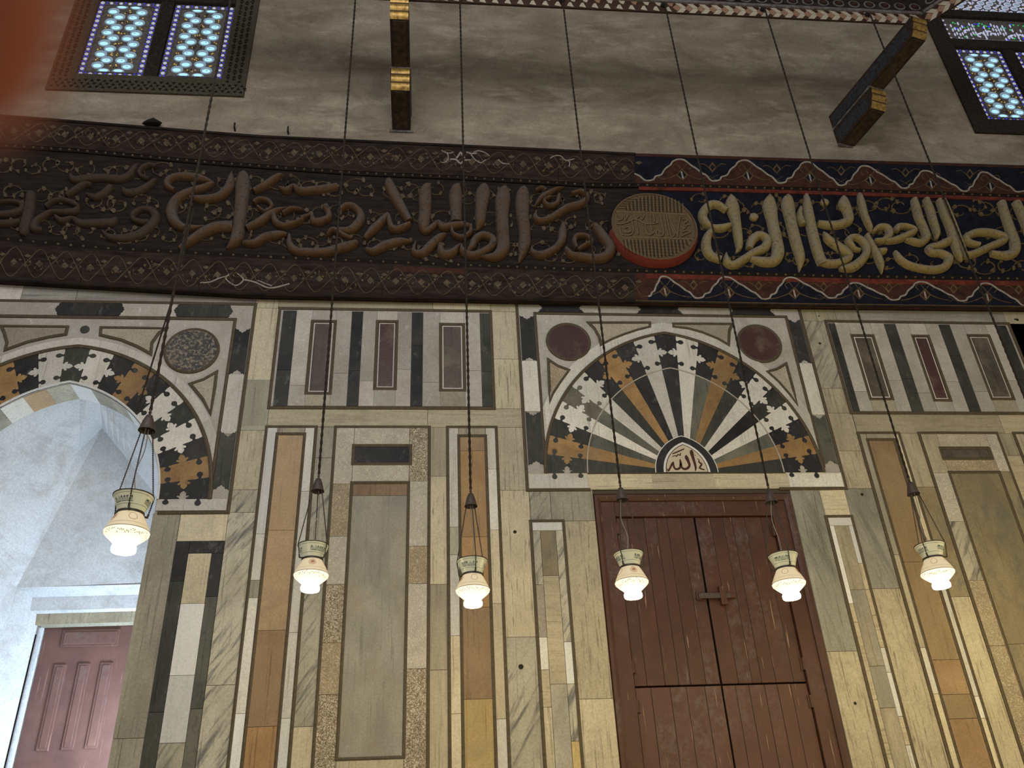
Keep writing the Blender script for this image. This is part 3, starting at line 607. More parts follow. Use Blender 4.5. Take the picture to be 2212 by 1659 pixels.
def col(x0, x1, zs, mats):
    for (a, b), m in zip(zip(zs, zs[1:]), mats): sl(x0, x1, b, a, m)
zt = lambda v, u: Z(u, v)
xL1, xL1r = X(577, 922), X(683.3, 922); xC1, xC1r = X(725.4, 923), X(927.3, 924); xL2, xL2r = X(966.7, 923), X(1071.2, 924)
xJ1, xJ1r = X(1146, 1127), X(1216, 1127); xJ2, xJ2r = X(1783, 1118), X(1838, 1117); xR1, xR1r = X(1851.4, 935), X(1939.6, 936.6); xR2, xR2r = X(1983.6, 937.3), X(2151, 937.3); xR3 = X(2187.5, 936.6); xR3r = xR3+0.48
xSl, xSr = X(605.5, 665.5), X(1059.5, 677.5); xTl, xTr = X(1782, 695), X(2177, 701.5)
zSt, zSb = Z(830, 671), Z(830, 883); zTt, zTb = Z(1980, 698), Z(2000, 894)
zP, zPR = Z(830, 924), Z(2000, 937)
FLx1 = -1.893; FCx0, FCx1 = 0.998, 4.321; FLzb, FCzb = 5.012, 5.228
# upper band under the frieze
for a, b, m in ((-6.2, -5.0, 'marble_grey'), (-5.0, -4.37, 'marble_white'), (-4.37, -3.8, 'marble_grey_horizontal'), (-3.8, FLx1, 'marble_grey_horizontal')): sl(a, b, 7.475, 7.70, m)
for a, b, m in ((FLx1, xSl-.02, 'marble_cream'), (xSl-.02, 0.05, 'marble_tan_horizontal'), (0.05, xSr, 'marble_cream'), (xSr, FCx0, 'marble_cream')): sl(a, b, zSt, 7.62, m)
sl(FCx0, FCx1, 7.555, 7.62, 'marble_white')
for a, b, m in ((FCx1, 4.75, 'marble_brown_grey'), (4.75, 5.05, 'marble_grey'), (5.05, 6.85, 'marble_grey_horizontal'), (6.85, 9, 'marble_cream')): sl(a, b, zTt, 7.62, m)
# left of the first panels
for i in range(4):
    for j in range(4): sl(-5.4-.65*(i+1), -5.4-.65*i, 1.9*j, 1.9*j+1.86, ['marble_cream_dark_streaks', 'marble_grey', 'marble_veined', 'marble_cream'][(i+j*3) % 4])
col(FLx1, xL1, [zSt, zt(821, 540), zt(931, 530), zt(1059, 520), FLzb], ['marble_cream', 'marble_grey', 'marble_cream_dark_streaks', 'marble_veined'])
CLAD.slab(rect(FLx1, xSl, zSb-.02, zSt), 0, D1+.0006, 'marble_cream', .002)
CLAD.slab(rect(FLx1, xL1+.0, zt(921, 560), zt(821, 560)), 0, D1+.0009, 'marble_grey', .002)
xK0, xK1, xK2, xK3 = X(381.6, 1172.6), X(411.6, 1172.6), X(458.5, 1197), X(483, 1197)
col(xK3, xL1, [FLzb, zt(1480, 500), zt(1660, 480), 0], ['marble_veined', 'marble_veined', 'marble_grey'])
col(-2.585, xK0, [FLzb, 3.0, 0], ['marble_grey', 'marble_grey']); sl(xK0, xK3, zt(1170, 430), FLzb, 'marble_cream')
# band between the barred panel and the tall panels, and the columns
sl(xL1-.0, 0.0, zP, zSb, 'marble_tan_horizontal'); sl(0.0, FCx0, zP, zSb, 'marble_tan_horizontal')
col(xSr, FCx0, [zSt, zt(777, 1090), zSb], ['marble_cream', 'marble_cream_dark_streaks'])
col(xL1r, xC1, [zP, zt(990, 700), 3.05, 0], ['marble_grey', 'marble_veined', 'marble_cream'])
col(xC1r, xL2, [zP, zt(1030, 945), zt(1263, 945), zt(1448, 945), 0], ['marble_brown_grey', 'marble_cream_dark_streaks', 'marble_brown_grey', 'marble_brown_grey'])
col(xL2r, FCx0+.005, [zP, FCzb], ['marble_cream_dark_streaks']); col(xL2r, xJ1, [FCzb, zt(1377, 1120), 0], ['marble_cream_dark_streaks', 'marble_veined'])
zJ = Z(1180, 1127)
sl(xJ1, (xJ1+xJ1r)/2+.05, zJ, FCzb, 'marble_veined'); sl((xJ1+xJ1r)/2+.05, DX0, zJ, FCzb, 'marble_grey')
col(xJ1r, DX0, [zJ, zt(1510, 1290), 0], ['marble_cream_dark_streaks', 'marble_cream'])
# right of the double door
zJ2 = Z(1810, 1117)
col(DX1, xJ2, [FCzb, zt(1408, 1800), 0], ['marble_grey_veined', 'marble_cream_dark_streaks']); sl(xJ2, xJ2r, zJ2, FCzb, 'marble_cream_horizontal'); 
col(xJ2r, xR1, [FCzb, zt(1272, 1920), 0], ['marble_grey_veined', 'marble_cream_dark_streaks'])
col(FCx1, xTl, [zTt, zt(840, 1790), zTb], ['marble_veined', 'marble_brown_grey']); col(FCx1, xR1, [zTb, zt(975, 1830), FCzb], ['marble_brown_grey', 'marble_cream_dark_streaks'])
sl(xTl, 6.3, zPR, zTb, 'marble_tan_horizontal'); sl(6.3, 9, zPR, zTb, 'marble_tan_horizontal'); sl(xTr, 9, zTb, zTt, 'marble_cream')
col(xR1r, xR2, [zPR, zt(1053, 1990), zt(1290, 2060), 0], ['marble_brown_grey', 'stone_ochre_slab', 'marble_cream_dark_streaks'])
col(xR2r, xR3, [zPR, zt(985, 2190), 0], ['marble_brown_grey', 'marble_tan_horizontal']); sl(xR3r, 11.5, 0, zTt, 'marble_cream')
for u, v, r in ((1112, 1150, .022), (1125, 1441, .030), (1768, 684, .012), (1770, 743, .02), (1861, 1069, .022), (1846, 1520, .018), (2196, 692, .025), (2191, 691, .015)):
    (x, z) = XZ(u, v); CLAD.disc(x, z, r*.78, 0.0, D1+.0016, 'plug_hole', 14)
o = CLAD.build('trim_5'); tag(o, 'plain cream and grey marble slabs between the panels', 'cladding', kind='structure')

# ------------------------------------------------------------------ marble panels
MW = 0.034
def frame_line(p, pts, closed=True, w=MW, d=D1, h=0.014, name='moulding', mat='moulding_olive'):
    m = MB(); m.strip(pts, w, d, h, mat, closed); return m.build(name, p)
def pieces(p, name, x0, x1, zs, mats, d=D2, gap=0.002, label=None):
    m = MB()
    for (a, b), mm in zip(zip(zs, zs[1:]), mats): m.slab(rect(x0, x1, b, a), 0, d, mm, gap)
    o = m.build(name, p)
    if label: o['label'] = label
    return o
ZB = 0.35
def narrow(label, x0, x1, zt_, ix0, ix1, izt, splits, mats, lw, lm, rw, rm):
    t = thing('marble_panel', label, 'panel', ((x0+x1)/2, -0.02, ZB), 'tall narrow orange marble panels')
    pieces(t, 'border_strip', x0, ix0, [zt_]+lw+[ZB], lm); pieces(t, 'border_strip', ix1, x1, [zt_]+rw+[ZB], rm)
    pieces(t, 'border_strip', ix0, ix1, [zt_, izt], ['marble_brown_grey'])
    pieces(t, 'inset_slab', ix0+.01, ix1-.01, [izt]+splits+[ZB+.1], mats, d=D1+.004)
    frame_line(t, rect(x0, x1, ZB, zt_)); frame_line(t, rect(ix0, ix1, ZB+.1, izt)); return t
i0, i1 = X(599, 940), X(659, 939)
narrow('tall orange brown marble panel in a white border, left of the large grey green panel', xL1, xL1r, zP, i0, i1, Z(628, 939), [Z(590, 1147), Z(570, 1363), Z(548, 1571)], ['stone_orange_tan', 'stone_orange_tan', 'stone_brown', 'stone_orange_brown'],
       [Z(560, 1155), Z(540, 1255), Z(530, 1293), Z(505, 1543)], ['marble_chalk_white', 'marble_white', 'marble_grey', 'marble_white', 'marble_chalk_white'], [Z(660, 1063), Z(630, 1368), Z(610, 1553)], ['marble_white', 'marble_white', 'marble_white', 'marble_chalk_white'])
i0, i1 = X(990.4, 943), X(1048.8, 943)
narrow('tall panel turning from dark orange to yellow ochre, right of the large grey green panel', xL2, xL2r, zP, i0, i1, Z(1020, 943), [Z(1020, 975), Z(1020, 1161), Z(1025, 1313), Z(1030, 1511)], ['stone_brown', 'stone_orange_brown', 'stone_orange_brown', 'stone_brown', 'stone_ochre'],
       [Z(975, 1140), Z(975, 1200), Z(975, 1375), Z(975, 1543)], ['marble_white', 'marble_grey', 'marble_white', 'marble_cream', 'marble_cream'], [Z(1065, 1015), Z(1070, 1146), Z(1075, 1305), Z(1080, 1554)], ['marble_white', 'marble_white', 'marble_cream', 'marble_cream', 'marble_white'])
i0, i1 = X(1871.4, 950.5), X(1930, 950.5)
narrow('tall ochre brown marble panel right of the door, behind the hanging lamp', xR1, xR1r, zPR, i0, i1, Z(1900, 951), [Z(1960, 1215), Z(2040, 1426), Z(2090, 1500), Z(2110, 1552)], ['stone_tan_dark', 'stone_tan_dark', 'stone_brown', 'stone_tan_dark', 'stone_brown'],
       [Z(1940, 1200), Z(1990, 1400), Z(2020, 1500)], ['marble_grey', 'marble_brown_grey', 'marble_white', 'marble_cream'], [Z(2010, 1180), Z(2110, 1505), Z(2140, 1552)], ['marble_cream', 'marble_white', 'marble_white', 'marble_cream'])
narrow('tall marble panel cut off by the right edge, beyond the large ochre panel', xR3, xR3r, zPR, xR3+.105, xR3r-.1, Z(2190, 955), [4.0], ['stone_orange_tan', 'stone_brown'], [4.4], ['marble_cream', 'marble_cream'], [4.2], ['marble_cream', 'marble_cream'])

def broad(label, x0, x1, zt_, slot, inner, slabs, sm, ltil, ltm, rtil, rtm, top, mid, slotm):
    t = thing('marble_panel', label, 'panel', ((x0+x1)/2, -0.02, ZB), 'broad marble panels with a small upper slot')
    sx0, sx1, szt, szb = slot; ix0, ix1, izt, izb = inner
    pieces(t, 'relief_strip', x0, ix0, [zt_]+ltil+[ZB], ltm); pieces(t, 'relief_strip', ix1, x1, [zt_]+rtil+[ZB], rtm)
    pieces(t, 'relief_strip', ix0, ix1, [zt_, szt], [top]); pieces(t, 'relief_strip', ix0, ix1, [szb, izt], [mid]); pieces(t, 'lower_slab', ix0, ix1, [izb, ZB], ['marble_cream'])
    pieces(t, 'slot_slab', sx0+.01, sx1-.01, [szt, szb], [slotm], d=D1+.004, label='small dark slot slab')
    pieces(t, 'inset_slab', ix0+.01, ix1-.01, [izt]+slabs+[izb], sm, d=D1+.004)
    frame_line(t, rect(x0, x1, ZB, zt_)); frame_line(t, rect(sx0, sx1, szb, szt)); frame_line(t, rect(ix0, ix1, izb, izt)); return t
broad('broad panel with a tall grey green slab and floral relief border, between two orange panels', xC1, xC1r, zP, (X(764, 964), X(887.5, 964), Z(825, 964), Z(825, 1004)), (X(760, 1044), X(883, 1044), Z(820, 1044), Z(800, 1639)), [Z(820, 1072)], ['stone_brown', 'stone_grey_green_slab'],
      [Z(730, 1047), Z(730, 1160), Z(710, 1264), Z(700, 1390), Z(690, 1502)], ['carved_white', 'carved_tan', 'carved_white', 'carved_brown_ground', 'carved_tan', 'carved_brown_ground'],
      [Z(920, 1041), Z(920, 1181), Z(920, 1262), Z(920, 1445)], ['carved_brown_ground', 'carved_white', 'carved_tan', 'carved_white', 'carved_brown_ground'], 'carved_white', 'carved_white', 'stone_black')
broad('broad panel with a mottled ochre green slab at the right, beside the last lamp', xR2, xR2r, zPR, (X(2028, 969), X(2132.7, 969), Z(2080, 969), Z(2085, 993)), (X(2048, 1022), X(2157, 1022), Z(2100, 1021.5), ZB+.3), [3.6], ['stone_ochre_slab', 'stone_ochre_slab'],
      [Z(2030, 1023), Z(2070, 1128), Z(2110, 1255), Z(2150, 1396)], ['marble_brown_grey', 'carved_white', 'marble_veined', 'carved_tan', 'carved_tan'], [Z(2190, 1020), 3.4], ['carved_white', 'stone_ochre_slab', 'carved_tan'], 'stone_beige_relief', 'carved_tan', 'stone_dark_brown')

def barred(label, x0, x1, zb, zt_, bars, insets, C, inm, bm, fm):
    t = thing('marble_panel', label, 'panel', ((x0+x1)/2, -0.02, zb), 'barred marble panels below the frieze')
    bx = [[(XZq[0]) for XZq in C.xz(b)] for b in bars]
    xs = [((b[0]+b[3])/2, (b[1]+b[2])/2) for b in bx]
    for (a, b), mm in zip(xs, bm):
        zsp = zb+(zt_-zb)*random.choice([.3, .36, .62]); pieces(t, 'black_bar', a, b, [zt_-.03, zsp, zb+.02], [mm, mm])
    edges = [x0]+[v for p in xs for v in p]+[x1]
    ins = []
    for q in insets:
        z = C.xz(q); ins.append(((z[0][0]+z[3][0])/2, (z[1][0]+z[2][0])/2, (z[0][1]+z[1][1])/2, (z[2][1]+z[3][1])/2))
    for i, (a, b, c_, d_) in enumerate(ins):
        fx0, fx1 = xs[i][1], xs[i+1][0]; m = MB()
        m.slab(rect(fx0, a, d_+.1, zt_-.02), 0, D2, fm, .002); m.slab([(fx0, zb+.02), (a, zb+.02), (a, d_+.1), (fx0, d_+.1)], 0, D2, fm, .002); m.slab(rect(b, fx1, d_+.25, zt_-.02), 0, D2, fm, .002); m.slab(rect(b, fx1, zb+.02, d_+.25), 0, D2, fm, .002)
        m.slab(rect(a, b, c_, zt_-.02), 0, D2, fm, .002); m.slab(rect(a, b, zb+.02, d_), 0, D2, 'stone_beige_relief' if i != 1 else fm, .002)
        m.build('pale_surround', t)
        pieces(t, 'inset_slab', a+.01, b-.01, [c_-.01, d_+.01], [inm[i]], d=D1+.003); frame_line(t, rect(a, b, d_, c_), w=.03); frame_line(t, rect(a+.03, b-.03, d_+.03, c_-.03), w=.012, h=.006, name='bead', mat='marble_white')
    m = MB(); m.prism(rect(x0, x1, zb, zt_), 0, D1, 'plaster_grey_white', .4); m.build('ground_slab', t)
    frame_line(t, rect(x0, x1, zb, zt_)); return t
barred('panel of four black bars with a red porphyry slab in the middle', xSl, xSr, zSb, zSt, [[(238, 165), (330, 168), (268, 835), (160, 832)], [(712, 172), (792, 175), (768, 845), (685, 845)], [(1135, 185), (1215, 185), (1215, 850), (1128, 850)], [(1605, 197), (1675, 200), (1713, 850), (1640, 850)]],
       [[(432, 243), (600, 248), (572, 757), (398, 755)], [(890, 245), (1032, 248), (1028, 725), (877, 723)], [(1335, 265), (1505, 268), (1510, 735), (1338, 733)]], Crop(540, 620, 3.253), ['stone_dark_brown', 'porphyry', 'stone_dark_brown'], ['stone_black', 'stone_black', 'stone_black', 'stone_black_green'], 'plaster_grey_white')
barred('panel of four black bars with brown slabs at the right edge below the frieze', xTl, xTr, zTb, zTt, [[(325, 265), (370, 265), (535, 880), (484, 880)], [(708, 268), (790, 268), (988, 882), (905, 882)], [(1090, 268), (1165, 268), (1395, 885), (1310, 885)], [(1510, 268), (1580, 268), (1790, 885), (1720, 885)]],
       [[(480, 345), (632, 345), (775, 795), (612, 795)], [(908, 348), (1025, 348), (1178, 805), (1060, 805)], [(1295, 345), (1450, 345), (1620, 795), (1465, 795)]], Crop(1690, 620, 3.253), ['stone_dark_brown', 'porphyry', 'stone_dark_brown'], ['stone_black_green']*4, 'plaster_grey_white')
# black bordered panel beside the doorway
t = thing('marble_panel', 'white marble panel in a black stone border beside the arched doorway', 'panel', ((xK0+xK3)/2, -0.02, ZB))
zk = Z(430, 1170); zk2 = Z(430, 1197)
pieces(t, 'black_border', xK0, xK1, [zk, Z(375, 1257), Z(330, 1540), ZB], ['stone_black', 'stone_black_green', 'stone_black_green']); pieces(t, 'black_border', xK1, xK3, [zk, zk2], ['stone_black']); pieces(t, 'black_border', xK2, xK3, [zk2, Z(465, 1290), Z(425, 1532), ZB], ['stone_black', 'stone_green_grey', 'stone_green_grey'])
pieces(t, 'inset_slab', xK1, xK2, [zk2, Z(430, 1305), Z(400, 1460), Z(370, 1606), ZB], ['marble_cream', 'marble_chalk_white', 'marble_chalk_white', 'marble_veined'])
# the two slim panels at the jambs of the double door
t = thing('marble_panel', 'slim patchwork panel of brown and white strips left of the maroon door', 'panel', ((xJ1+xJ1r)/2, -0.02, ZB))
c = Crop(1080, 1060, 2.698); w = xJ1r-xJ1; a, b = xJ1+w*.27, xJ1+w*.74
pieces(t, 'white_cap', xJ1, xJ1r, [zJ, zJ-.10], ['marble_chalk_white'])
pieces(t, 'side_strip', xJ1, a, [zJ-.10, Z(1160, 1265), Z(1165, 1378), Z(1170, 1448), Z(1175, 1529), ZB], ['marble_veined', 'stone_beige_relief', 'marble_white', 'marble_tan_horizontal', 'marble_cream'])
pieces(t, 'middle_strip', a, b, [zJ-.10, Z(1185, 1245), Z(1190, 1479), ZB], ['stone_ochre_slab', 'marble_tan_horizontal', 'stone_grey_green_slab'])
pieces(t, 'side_strip', b, xJ1r, [zJ-.10, Z(1220, 1388), Z(1235, 1478), Z(1240, 1602), ZB], ['marble_veined', 'marble_chalk_white', 'marble_veined', 'stone_ochre'])
frame_line(t, rect(xJ1, xJ1r, ZB, zJ))
t = thing('marble_panel', 'slim grey panel with a bright white border right of the maroon door', 'panel', ((xJ2+xJ2r)/2, -0.02, ZB))
w = xJ2r-xJ2; a, b = xJ2+w*.22, xJ2+w*.78
pieces(t, 'white_cap', xJ2, xJ2r, [zJ2, zJ2-.10], ['marble_chalk_white']); pieces(t, 'side_strip', xJ2, a, [zJ2-.10, Z(1835, 1305), Z(1845, 1345), ZB], ['marble_chalk_white', 'marble_cream', 'marble_tan_horizontal'])
pieces(t, 'middle_strip', a, b, [zJ2-.10, Z(1860, 1275), Z(1890, 1440), Z(1920, 1530), ZB], ['marble_brown_grey', 'stone_grey_green_slab', 'stone_grey_green_slab', 'marble_brown_grey']); pieces(t, 'side_strip', b, xJ2r, [zJ2-.10, Z(1860, 1218), Z(1880, 1275), Z(1905, 1400), Z(1930, 1453), Z(1955, 1548), Z(1970, 1610), ZB], ['marble_chalk_white', 'marble_cream', 'marble_tan_horizontal', 'marble_white', 'marble_chalk_white', 'marble_tan_horizontal', 'marble_white'])
frame_line(t, rect(xJ2, xJ2r, ZB, zJ2))

# ------------------------------------------------------------------ fan panel and doorway surround
def knob(tc, sg): return [(tc+a, sg*b) for a, b in ((-.034, 0), (-.032, .10), (-.062, .24), (-.058, .40), (-.030, .50), (0, .53), (.030, .50), (.058, .40), (.062, .24), (.032, .10), (.034, 0))]
SCAL = [(0, 0), (.08, .03)]+knob(.18, -1)+[(.27, .03), (.36, .02), (.425, .03), (.425, .12), (.385, .20), (.375, .32), (.405, .38), (.44, .32), (.43, .46), (.445, .60), (.475, .70), (.50, .78), (.525, .70), (.555, .60), (.57, .46), (.56, .32), (.595, .38), (.625, .32), (.615, .20), (.575, .12), (.575, .03), (.64, .02), (.73, .03)]+knob(.82, -1)+[(.92, .03), (1, 0)]
SC = catmull(SCAL, 2)
RAYC = ['dk', 'or', 'dk', 'wh', 'dg', 'wh', 'dk', 'or', 'dk', 'wh', 'bk', 'wh', 'dk', 'or', 'dk', 'wh', 'gg', 'wh', 'gd', 'or', 'dg']
RM = dict(dk='stone_black', bk='stone_black', dg='stone_black_green', gd='stone_black_green', gg='stone_green_grey', wh='marble_white')
RM['or'] = 'stone_amber'
def rays(p, xc, zs, r1, r2, name, cols, d, wave=True, flip=1):
    n = len(cols); dt = math.pi/n
    def bnd(k):
        th = k*dt; amp = 0.62*dt*flip*(1 if k % 2 == 0 else -1)
        out = []
        for t, s in (SC if wave else [(0, 0), (1, 0)]):
            tt = th+s*amp*(1 if wave else 0); r = r1(th)+(r2(th)-r1(th))*t
            out.append((xc+r*math.cos(tt), zs+r*math.sin(tt)))
        return out
    for k in range(n):
        a, b = bnd(k), bnd(k+1)
        arc = [(xc+r2(th)*math.cos(th), zs+r2(th)*math.sin(th)) for th in [k*dt+dt*q/4 for q in (1, 2, 3)]]
        arc2 = [(xc+r1(th)*math.cos(th), zs+r1(th)*math.sin(th)) for th in [k*dt+dt*q/4 for q in (3, 2, 1)]]
        m = MB(); m.prism(a+arc+b[::-1]+arc2, 0, d+0.0004*(k % 3), RM[cols[k]], (k*0.29) % 1); m.build(name, p)
def block(p, pts, mat, d=D2+.002, name='border_block', r=None, label=None):
    m = MB(); m.prism(pts, 0, d, mat, r); o = m.build(name, p)
    if label: o['label'] = label
    return o
def notch(x0, x1, z0, z1, horiz, s=0.05, inward=True):            # a block whose two ends carry a small cusped notch
    sh = [(0, 0), (.10, .35), (.22, .30), (.30, .75), (.40, .80), (.5, 1.1), (.6, .80), (.70, .75), (.78, .30), (.90, .35), (1, 0)]
    if horiz: return [(x0+s*b, z0+(z1-z0)*a) for a, b in reversed(sh)]+[(x1-s*b, z0+(z1-z0)*a) for a, b in sh]
    return [(x0+(x1-x0)*a, z0+s*b) for a, b in sh]+[(x0+(x1-x0)*a, z1-s*b) for a, b in reversed(sh)]
def roundel(p, cx, cz, r, mat, label, ring='moulding_olive'):
    m = MB(); m.disc(cx, cz, r, 0, D2+.006, mat, 40); o = m.build('roundel', p); o['label'] = label
    m = MB(); m.strip(circ(cx, cz, r+.008, 48), .034, D1, .020, ring, True); m.build('roundel_rim', o)
def spandrel(p, pts, mat):
    m = MB(); m.prism(inset(pts, .03), 0, D2+.003, mat); o = m.build('spandrel_panel', p); m = MB(); m.strip(inset(pts, .012), .030, D2, .010, 'moulding_olive', True); m.build('moulding', o)
# ---- fan panel
FAN = thing('fan_panel', 'square inlaid panel with a fan of black, white and amber rays over the maroon door', 'panel', (XC_C, -0.02, FCzb))
c = Crop(1100, 620, 2.989)
m = MB(); m.prism(rect(FCx0, FCx1, FCzb, 7.555), 0, D1, 'plaster_grey_white', .55); m.build('ground_slab', FAN)
IX0, IX1, IZT = 1.198, 4.138, 7.405
AO, AC = 1.452, 0.302; BO, BC = 1.033, 0.267
r_out = lambda th: prad(th, AO, AC); r_mid = lambda th: prad(th, BO, BC); r_hub = lambda th: prad(th, .326, .109)
m = MB()                                                           # white arch band around the fan
oa = [(min(max(x, IX0+.005), IX1-.005), z) for x, z in parc(XC_C, ZS_C, AO+.155, AC, 24)]; ob = parc(XC_C, ZS_C, AO, AC, 24)
for i in range(48):
    j = i+1; m.prism([oa[i], oa[j], ob[j], ob[i]], 0, D2+.002, 'marble_white', (i//9)*.17 % 1)
m.build('arch_band', FAN)
m = MB(); m.prism(rect(FCx0, FCx1, FCzb, ZS_C), 0, D2, 'marble_cream_horizontal', .3)
m.build('ground_slab', FAN)
rays(FAN, XC_C, ZS_C, r_mid, r_out, 'outer_ray', RAYC, D2+.004)
rays(FAN, XC_C, ZS_C, r_hub, r_mid, 'inner_ray', ['dg', 'or', 'gg', 'wh', 'dk', 'wh', 'dg', 'or', 'gg', 'wh', 'bk', 'wh', 'dk', 'or', 'dg', 'wh', 'gg', 'wh', 'gg', 'or', 'dg'], D2+.003, wave=False)
for (xa, xb, mt) in ((FCx0+.02, 1.62, 'marble_white'), (1.62, 2.28, 'marble_cream_horizontal'), (2.28, 2.93, 'marble_cream_horizontal'), (2.93, 3.72, 'marble_cream_horizontal'), (3.72, FCx1-.02, 'marble_white')):
    block(FAN, inset(rect(xa, xb, FCzb+.015, ZS_C-.008), .003), mt, D2+.001, 'sill_slab')
m = MB(); m.strip([(1.62, ZS_C-.004), (3.70, ZS_C-.004)], .016, D2, .009, 'joint_dark'); m.build('joint', FAN)
m = MB(); m.strip([(XC_C+r_mid(t)*math.cos(t), ZS_C+r_mid(t)*math.sin(t)) for t in [math.pi*i/60 for i in range(61)]], .014, D2+.004, .006, 'moulding_stone'); m.build('ring_joint', FAN)
m = MB(); m.strip([(x, z) for x, z in parc(XC_C, ZS_C, AO+.012, AC, 30)], .036, D2+.002, .016, 'moulding_olive'); m.build('arch_moulding', FAN)
m = MB(); m.prism(parc(XC_C, ZS_C, .326, .109, 16), 0, D2+.008, 'stone_black', .3); o = m.build('hub_arch', FAN); o['label'] = 'black stone arch around the name plaque'
m = MB(); m.strip(parc(XC_C, ZS_C, .328, .109, 16), .010, D2+.004, .008, 'marble_chalk_white'); m.build('bead', FAN)
pq = MB(); pq.prism(parc(XC_C, ZS_C+.003, .245, .119, 16), 0, D2+.012, 'marble_chalk_white', .5); pq.prism(parc(XC_C, ZS_C+.003, .222, .119, 16), 0, D2+.013, 'ink_brown', .5); pq.prism(parc(XC_C, ZS_C+.003, .214, .119, 16), 0, D2+.014, 'plaque_cream', .5)
PLQ = pq.build('plaque', FAN); PLQ['label'] = 'cream plaque with a brown painted Arabic word'
h = Crop(1360, 900, 11.06)
def ink(name, pts, d=D2+.0142, mat='ink_brown', parent=None, k=5, hgt=.002):
    q = catmull(pts, k) if len(pts) > 2 else pts; xz = h.xz([(a[0], a[1]) for a in q]); ws = [a[2]/h.k*PXM for a in q]
    m = MB(); m.strip(xz, 1, d, hgt, mat, widths=ws, prof=[(-.5, 0), (-.45, 1), (.45, 1), (.5, 0)]); return m.build(name, parent or PLQ)
for pts in ([(1465, 825, 10), (1460, 880, 95), (1490, 1000, 75), (1530, 1130, 65), (1560, 1260, 50), (1545, 1335, 14)], [(1335, 950, 12), (1340, 1010, 90), (1385, 1110, 70), (1410, 1200, 60), (1360, 1270, 60), (1280, 1285, 60), (1220, 1230, 55), (1200, 1130, 60), (1185, 1050, 20)],
            [(1200, 1150, 50), (1185, 1250, 55), (1120, 1290, 55), (1060, 1270, 50), (1030, 1190, 45), (1030, 1110, 20)], [(1025, 1120, 20), (1000, 1160, 50), (960, 1240, 45), (915, 1320, 45), (890, 1315, 30), (875, 1270, 12)],
            [(1005, 925, 30), (1150, 865, 34), (1285, 805, 30)], [(1195, 900, 20), (1190, 960, 30), (1140, 940, 26), (1100, 985, 28), (1070, 965, 22), (1005, 990, 18)],
            [(1640, 1050, 12), (1640, 1120, 40), (1700, 1170, 45), (1660, 1240, 40), (1660, 1280, 20), (1765, 1300, 34)], [(1598, 1045, 22), (1612, 1052, 22), (1620, 1055, 18)], [(1540, 955, 22), (1550, 960, 22), (1556, 964, 16)], [(1625, 1260, 14), (1690, 1275, 26), (1770, 1310, 18)]): ink('letter', pts)
roundel(FAN, 1.552, 7.022, .228, 'porphyry', 'dark red porphyry roundel at the left corner'); roundel(FAN, 3.744, 7.026, .236, 'porphyry', 'dark red porphyry roundel at the right corner')
for pts in ([(497, 231), (700, 231), (912, 231), (912, 268), (830, 288), (740, 318), (660, 350), (585, 390), (572, 330), (540, 275)], [(1050, 238), (1250, 238), (1448, 240), (1425, 290), (1420, 392), (1340, 345), (1240, 305), (1150, 280), (1052, 268)], [(243, 462), (315, 510), (395, 540), (330, 630), (285, 700), (258, 765), (250, 650)], [(1652, 550), (1720, 530), (1788, 490), (1810, 570), (1835, 660), (1862, 780), (1800, 700), (1730, 620)]):
    spandrel(FAN, c.xz(pts), 'stone_beige_relief' if pts[0][0] not in (243,) else 'carved_tan')
zt0, zt1 = 7.425, 7.568
for x0_, x1_ in ((1.24, 1.76), (2.38, 2.91), (3.47, 4.01)): block(FAN, notch(x0_, x1_, zt0, zt1-.02, True), 'stone_black', r=.3)
block(FAN, notch(FCx0+.025, IX0-.015, 6.76, 7.37, False), 'stone_black'); block(FAN, notch(FCx0+.025, IX0-.015, 5.50, 6.13, False), 'stone_black_green'); block(FAN, rect(FCx0+.022, IX0-.013, 6.13, 6.76), 'marble_white', D2)
block(FAN, notch(IX1+.015, FCx1-.025, 6.76, 7.37, False), 'stone_black'); block(FAN, notch(IX1+.015, FCx1-.025, 5.50, 6.10, False), 'stone_green_grey'); block(FAN, rect(IX1+.013, FCx1-.022, 6.10, 6.76), 'marble_white', D2)
frame_line(FAN, [(DX0-.02, FCzb), (FCx0, FCzb), (FCx0, 7.555)], False); frame_line(FAN, [(FCx1, 7.555), (FCx1, FCzb), (3.60, FCzb)], False); frame_line(FAN, [(IX0, ZS_C+.06), (IX0, IZT), (IX1, IZT), (IX1, ZS_C+.06)], False)
# ---- doorway surround
ARC = thing('arched_surround', 'inlaid marble surround of the white arched doorway at the left', 'panel', (XC_L, -0.02, FLzb))
hx = FLx1-XC_L; JX0, JX1, JZT = XC_L-1.555, -2.088, 7.268
m = MB(); rc = [(XC_L-hx, FLzb), (XC_L-NICHE_A, FLzb)]+list(reversed(niche))+[(XC_L+NICHE_A, FLzb), (FLx1, FLzb), (FLx1, 7.474), (XC_L-hx, 7.474)]
def tobox(x, z):
    dx, dz = x-XC_L, z-FLzb; f = min(hx/max(abs(dx), 1e-6), (7.474-FLzb)/max(dz, 1e-6)); return (XC_L+dx*f, FLzb+dz*f)
for a, b in zip(niche, niche[1:]):
    ca, cb = tobox(*a), tobox(*b)
    m.prism([a, ca]+([(ca[0], 7.474)] if abs(abs(ca[0]-XC_L)-hx) < 1e-6 and abs(cb[1]-7.474) < 1e-6 else [])+([(cb[0], 7.474)] if abs(abs(cb[0]-XC_L)-hx) < 1e-6 and abs(ca[1]-7.474) < 1e-6 else [])+[cb, b], 0, D1, 'plaster_grey_white', .5)
for sx in (-1, 1): m.prism(rect(*sorted((XC_L+sx*NICHE_A, XC_L+sx*hx)), FLzb, FLzb+(niche[0][1]-FLzb)*hx/NICHE_A*1.0), 0, D1-.0005, 'plaster_grey_white', .5)
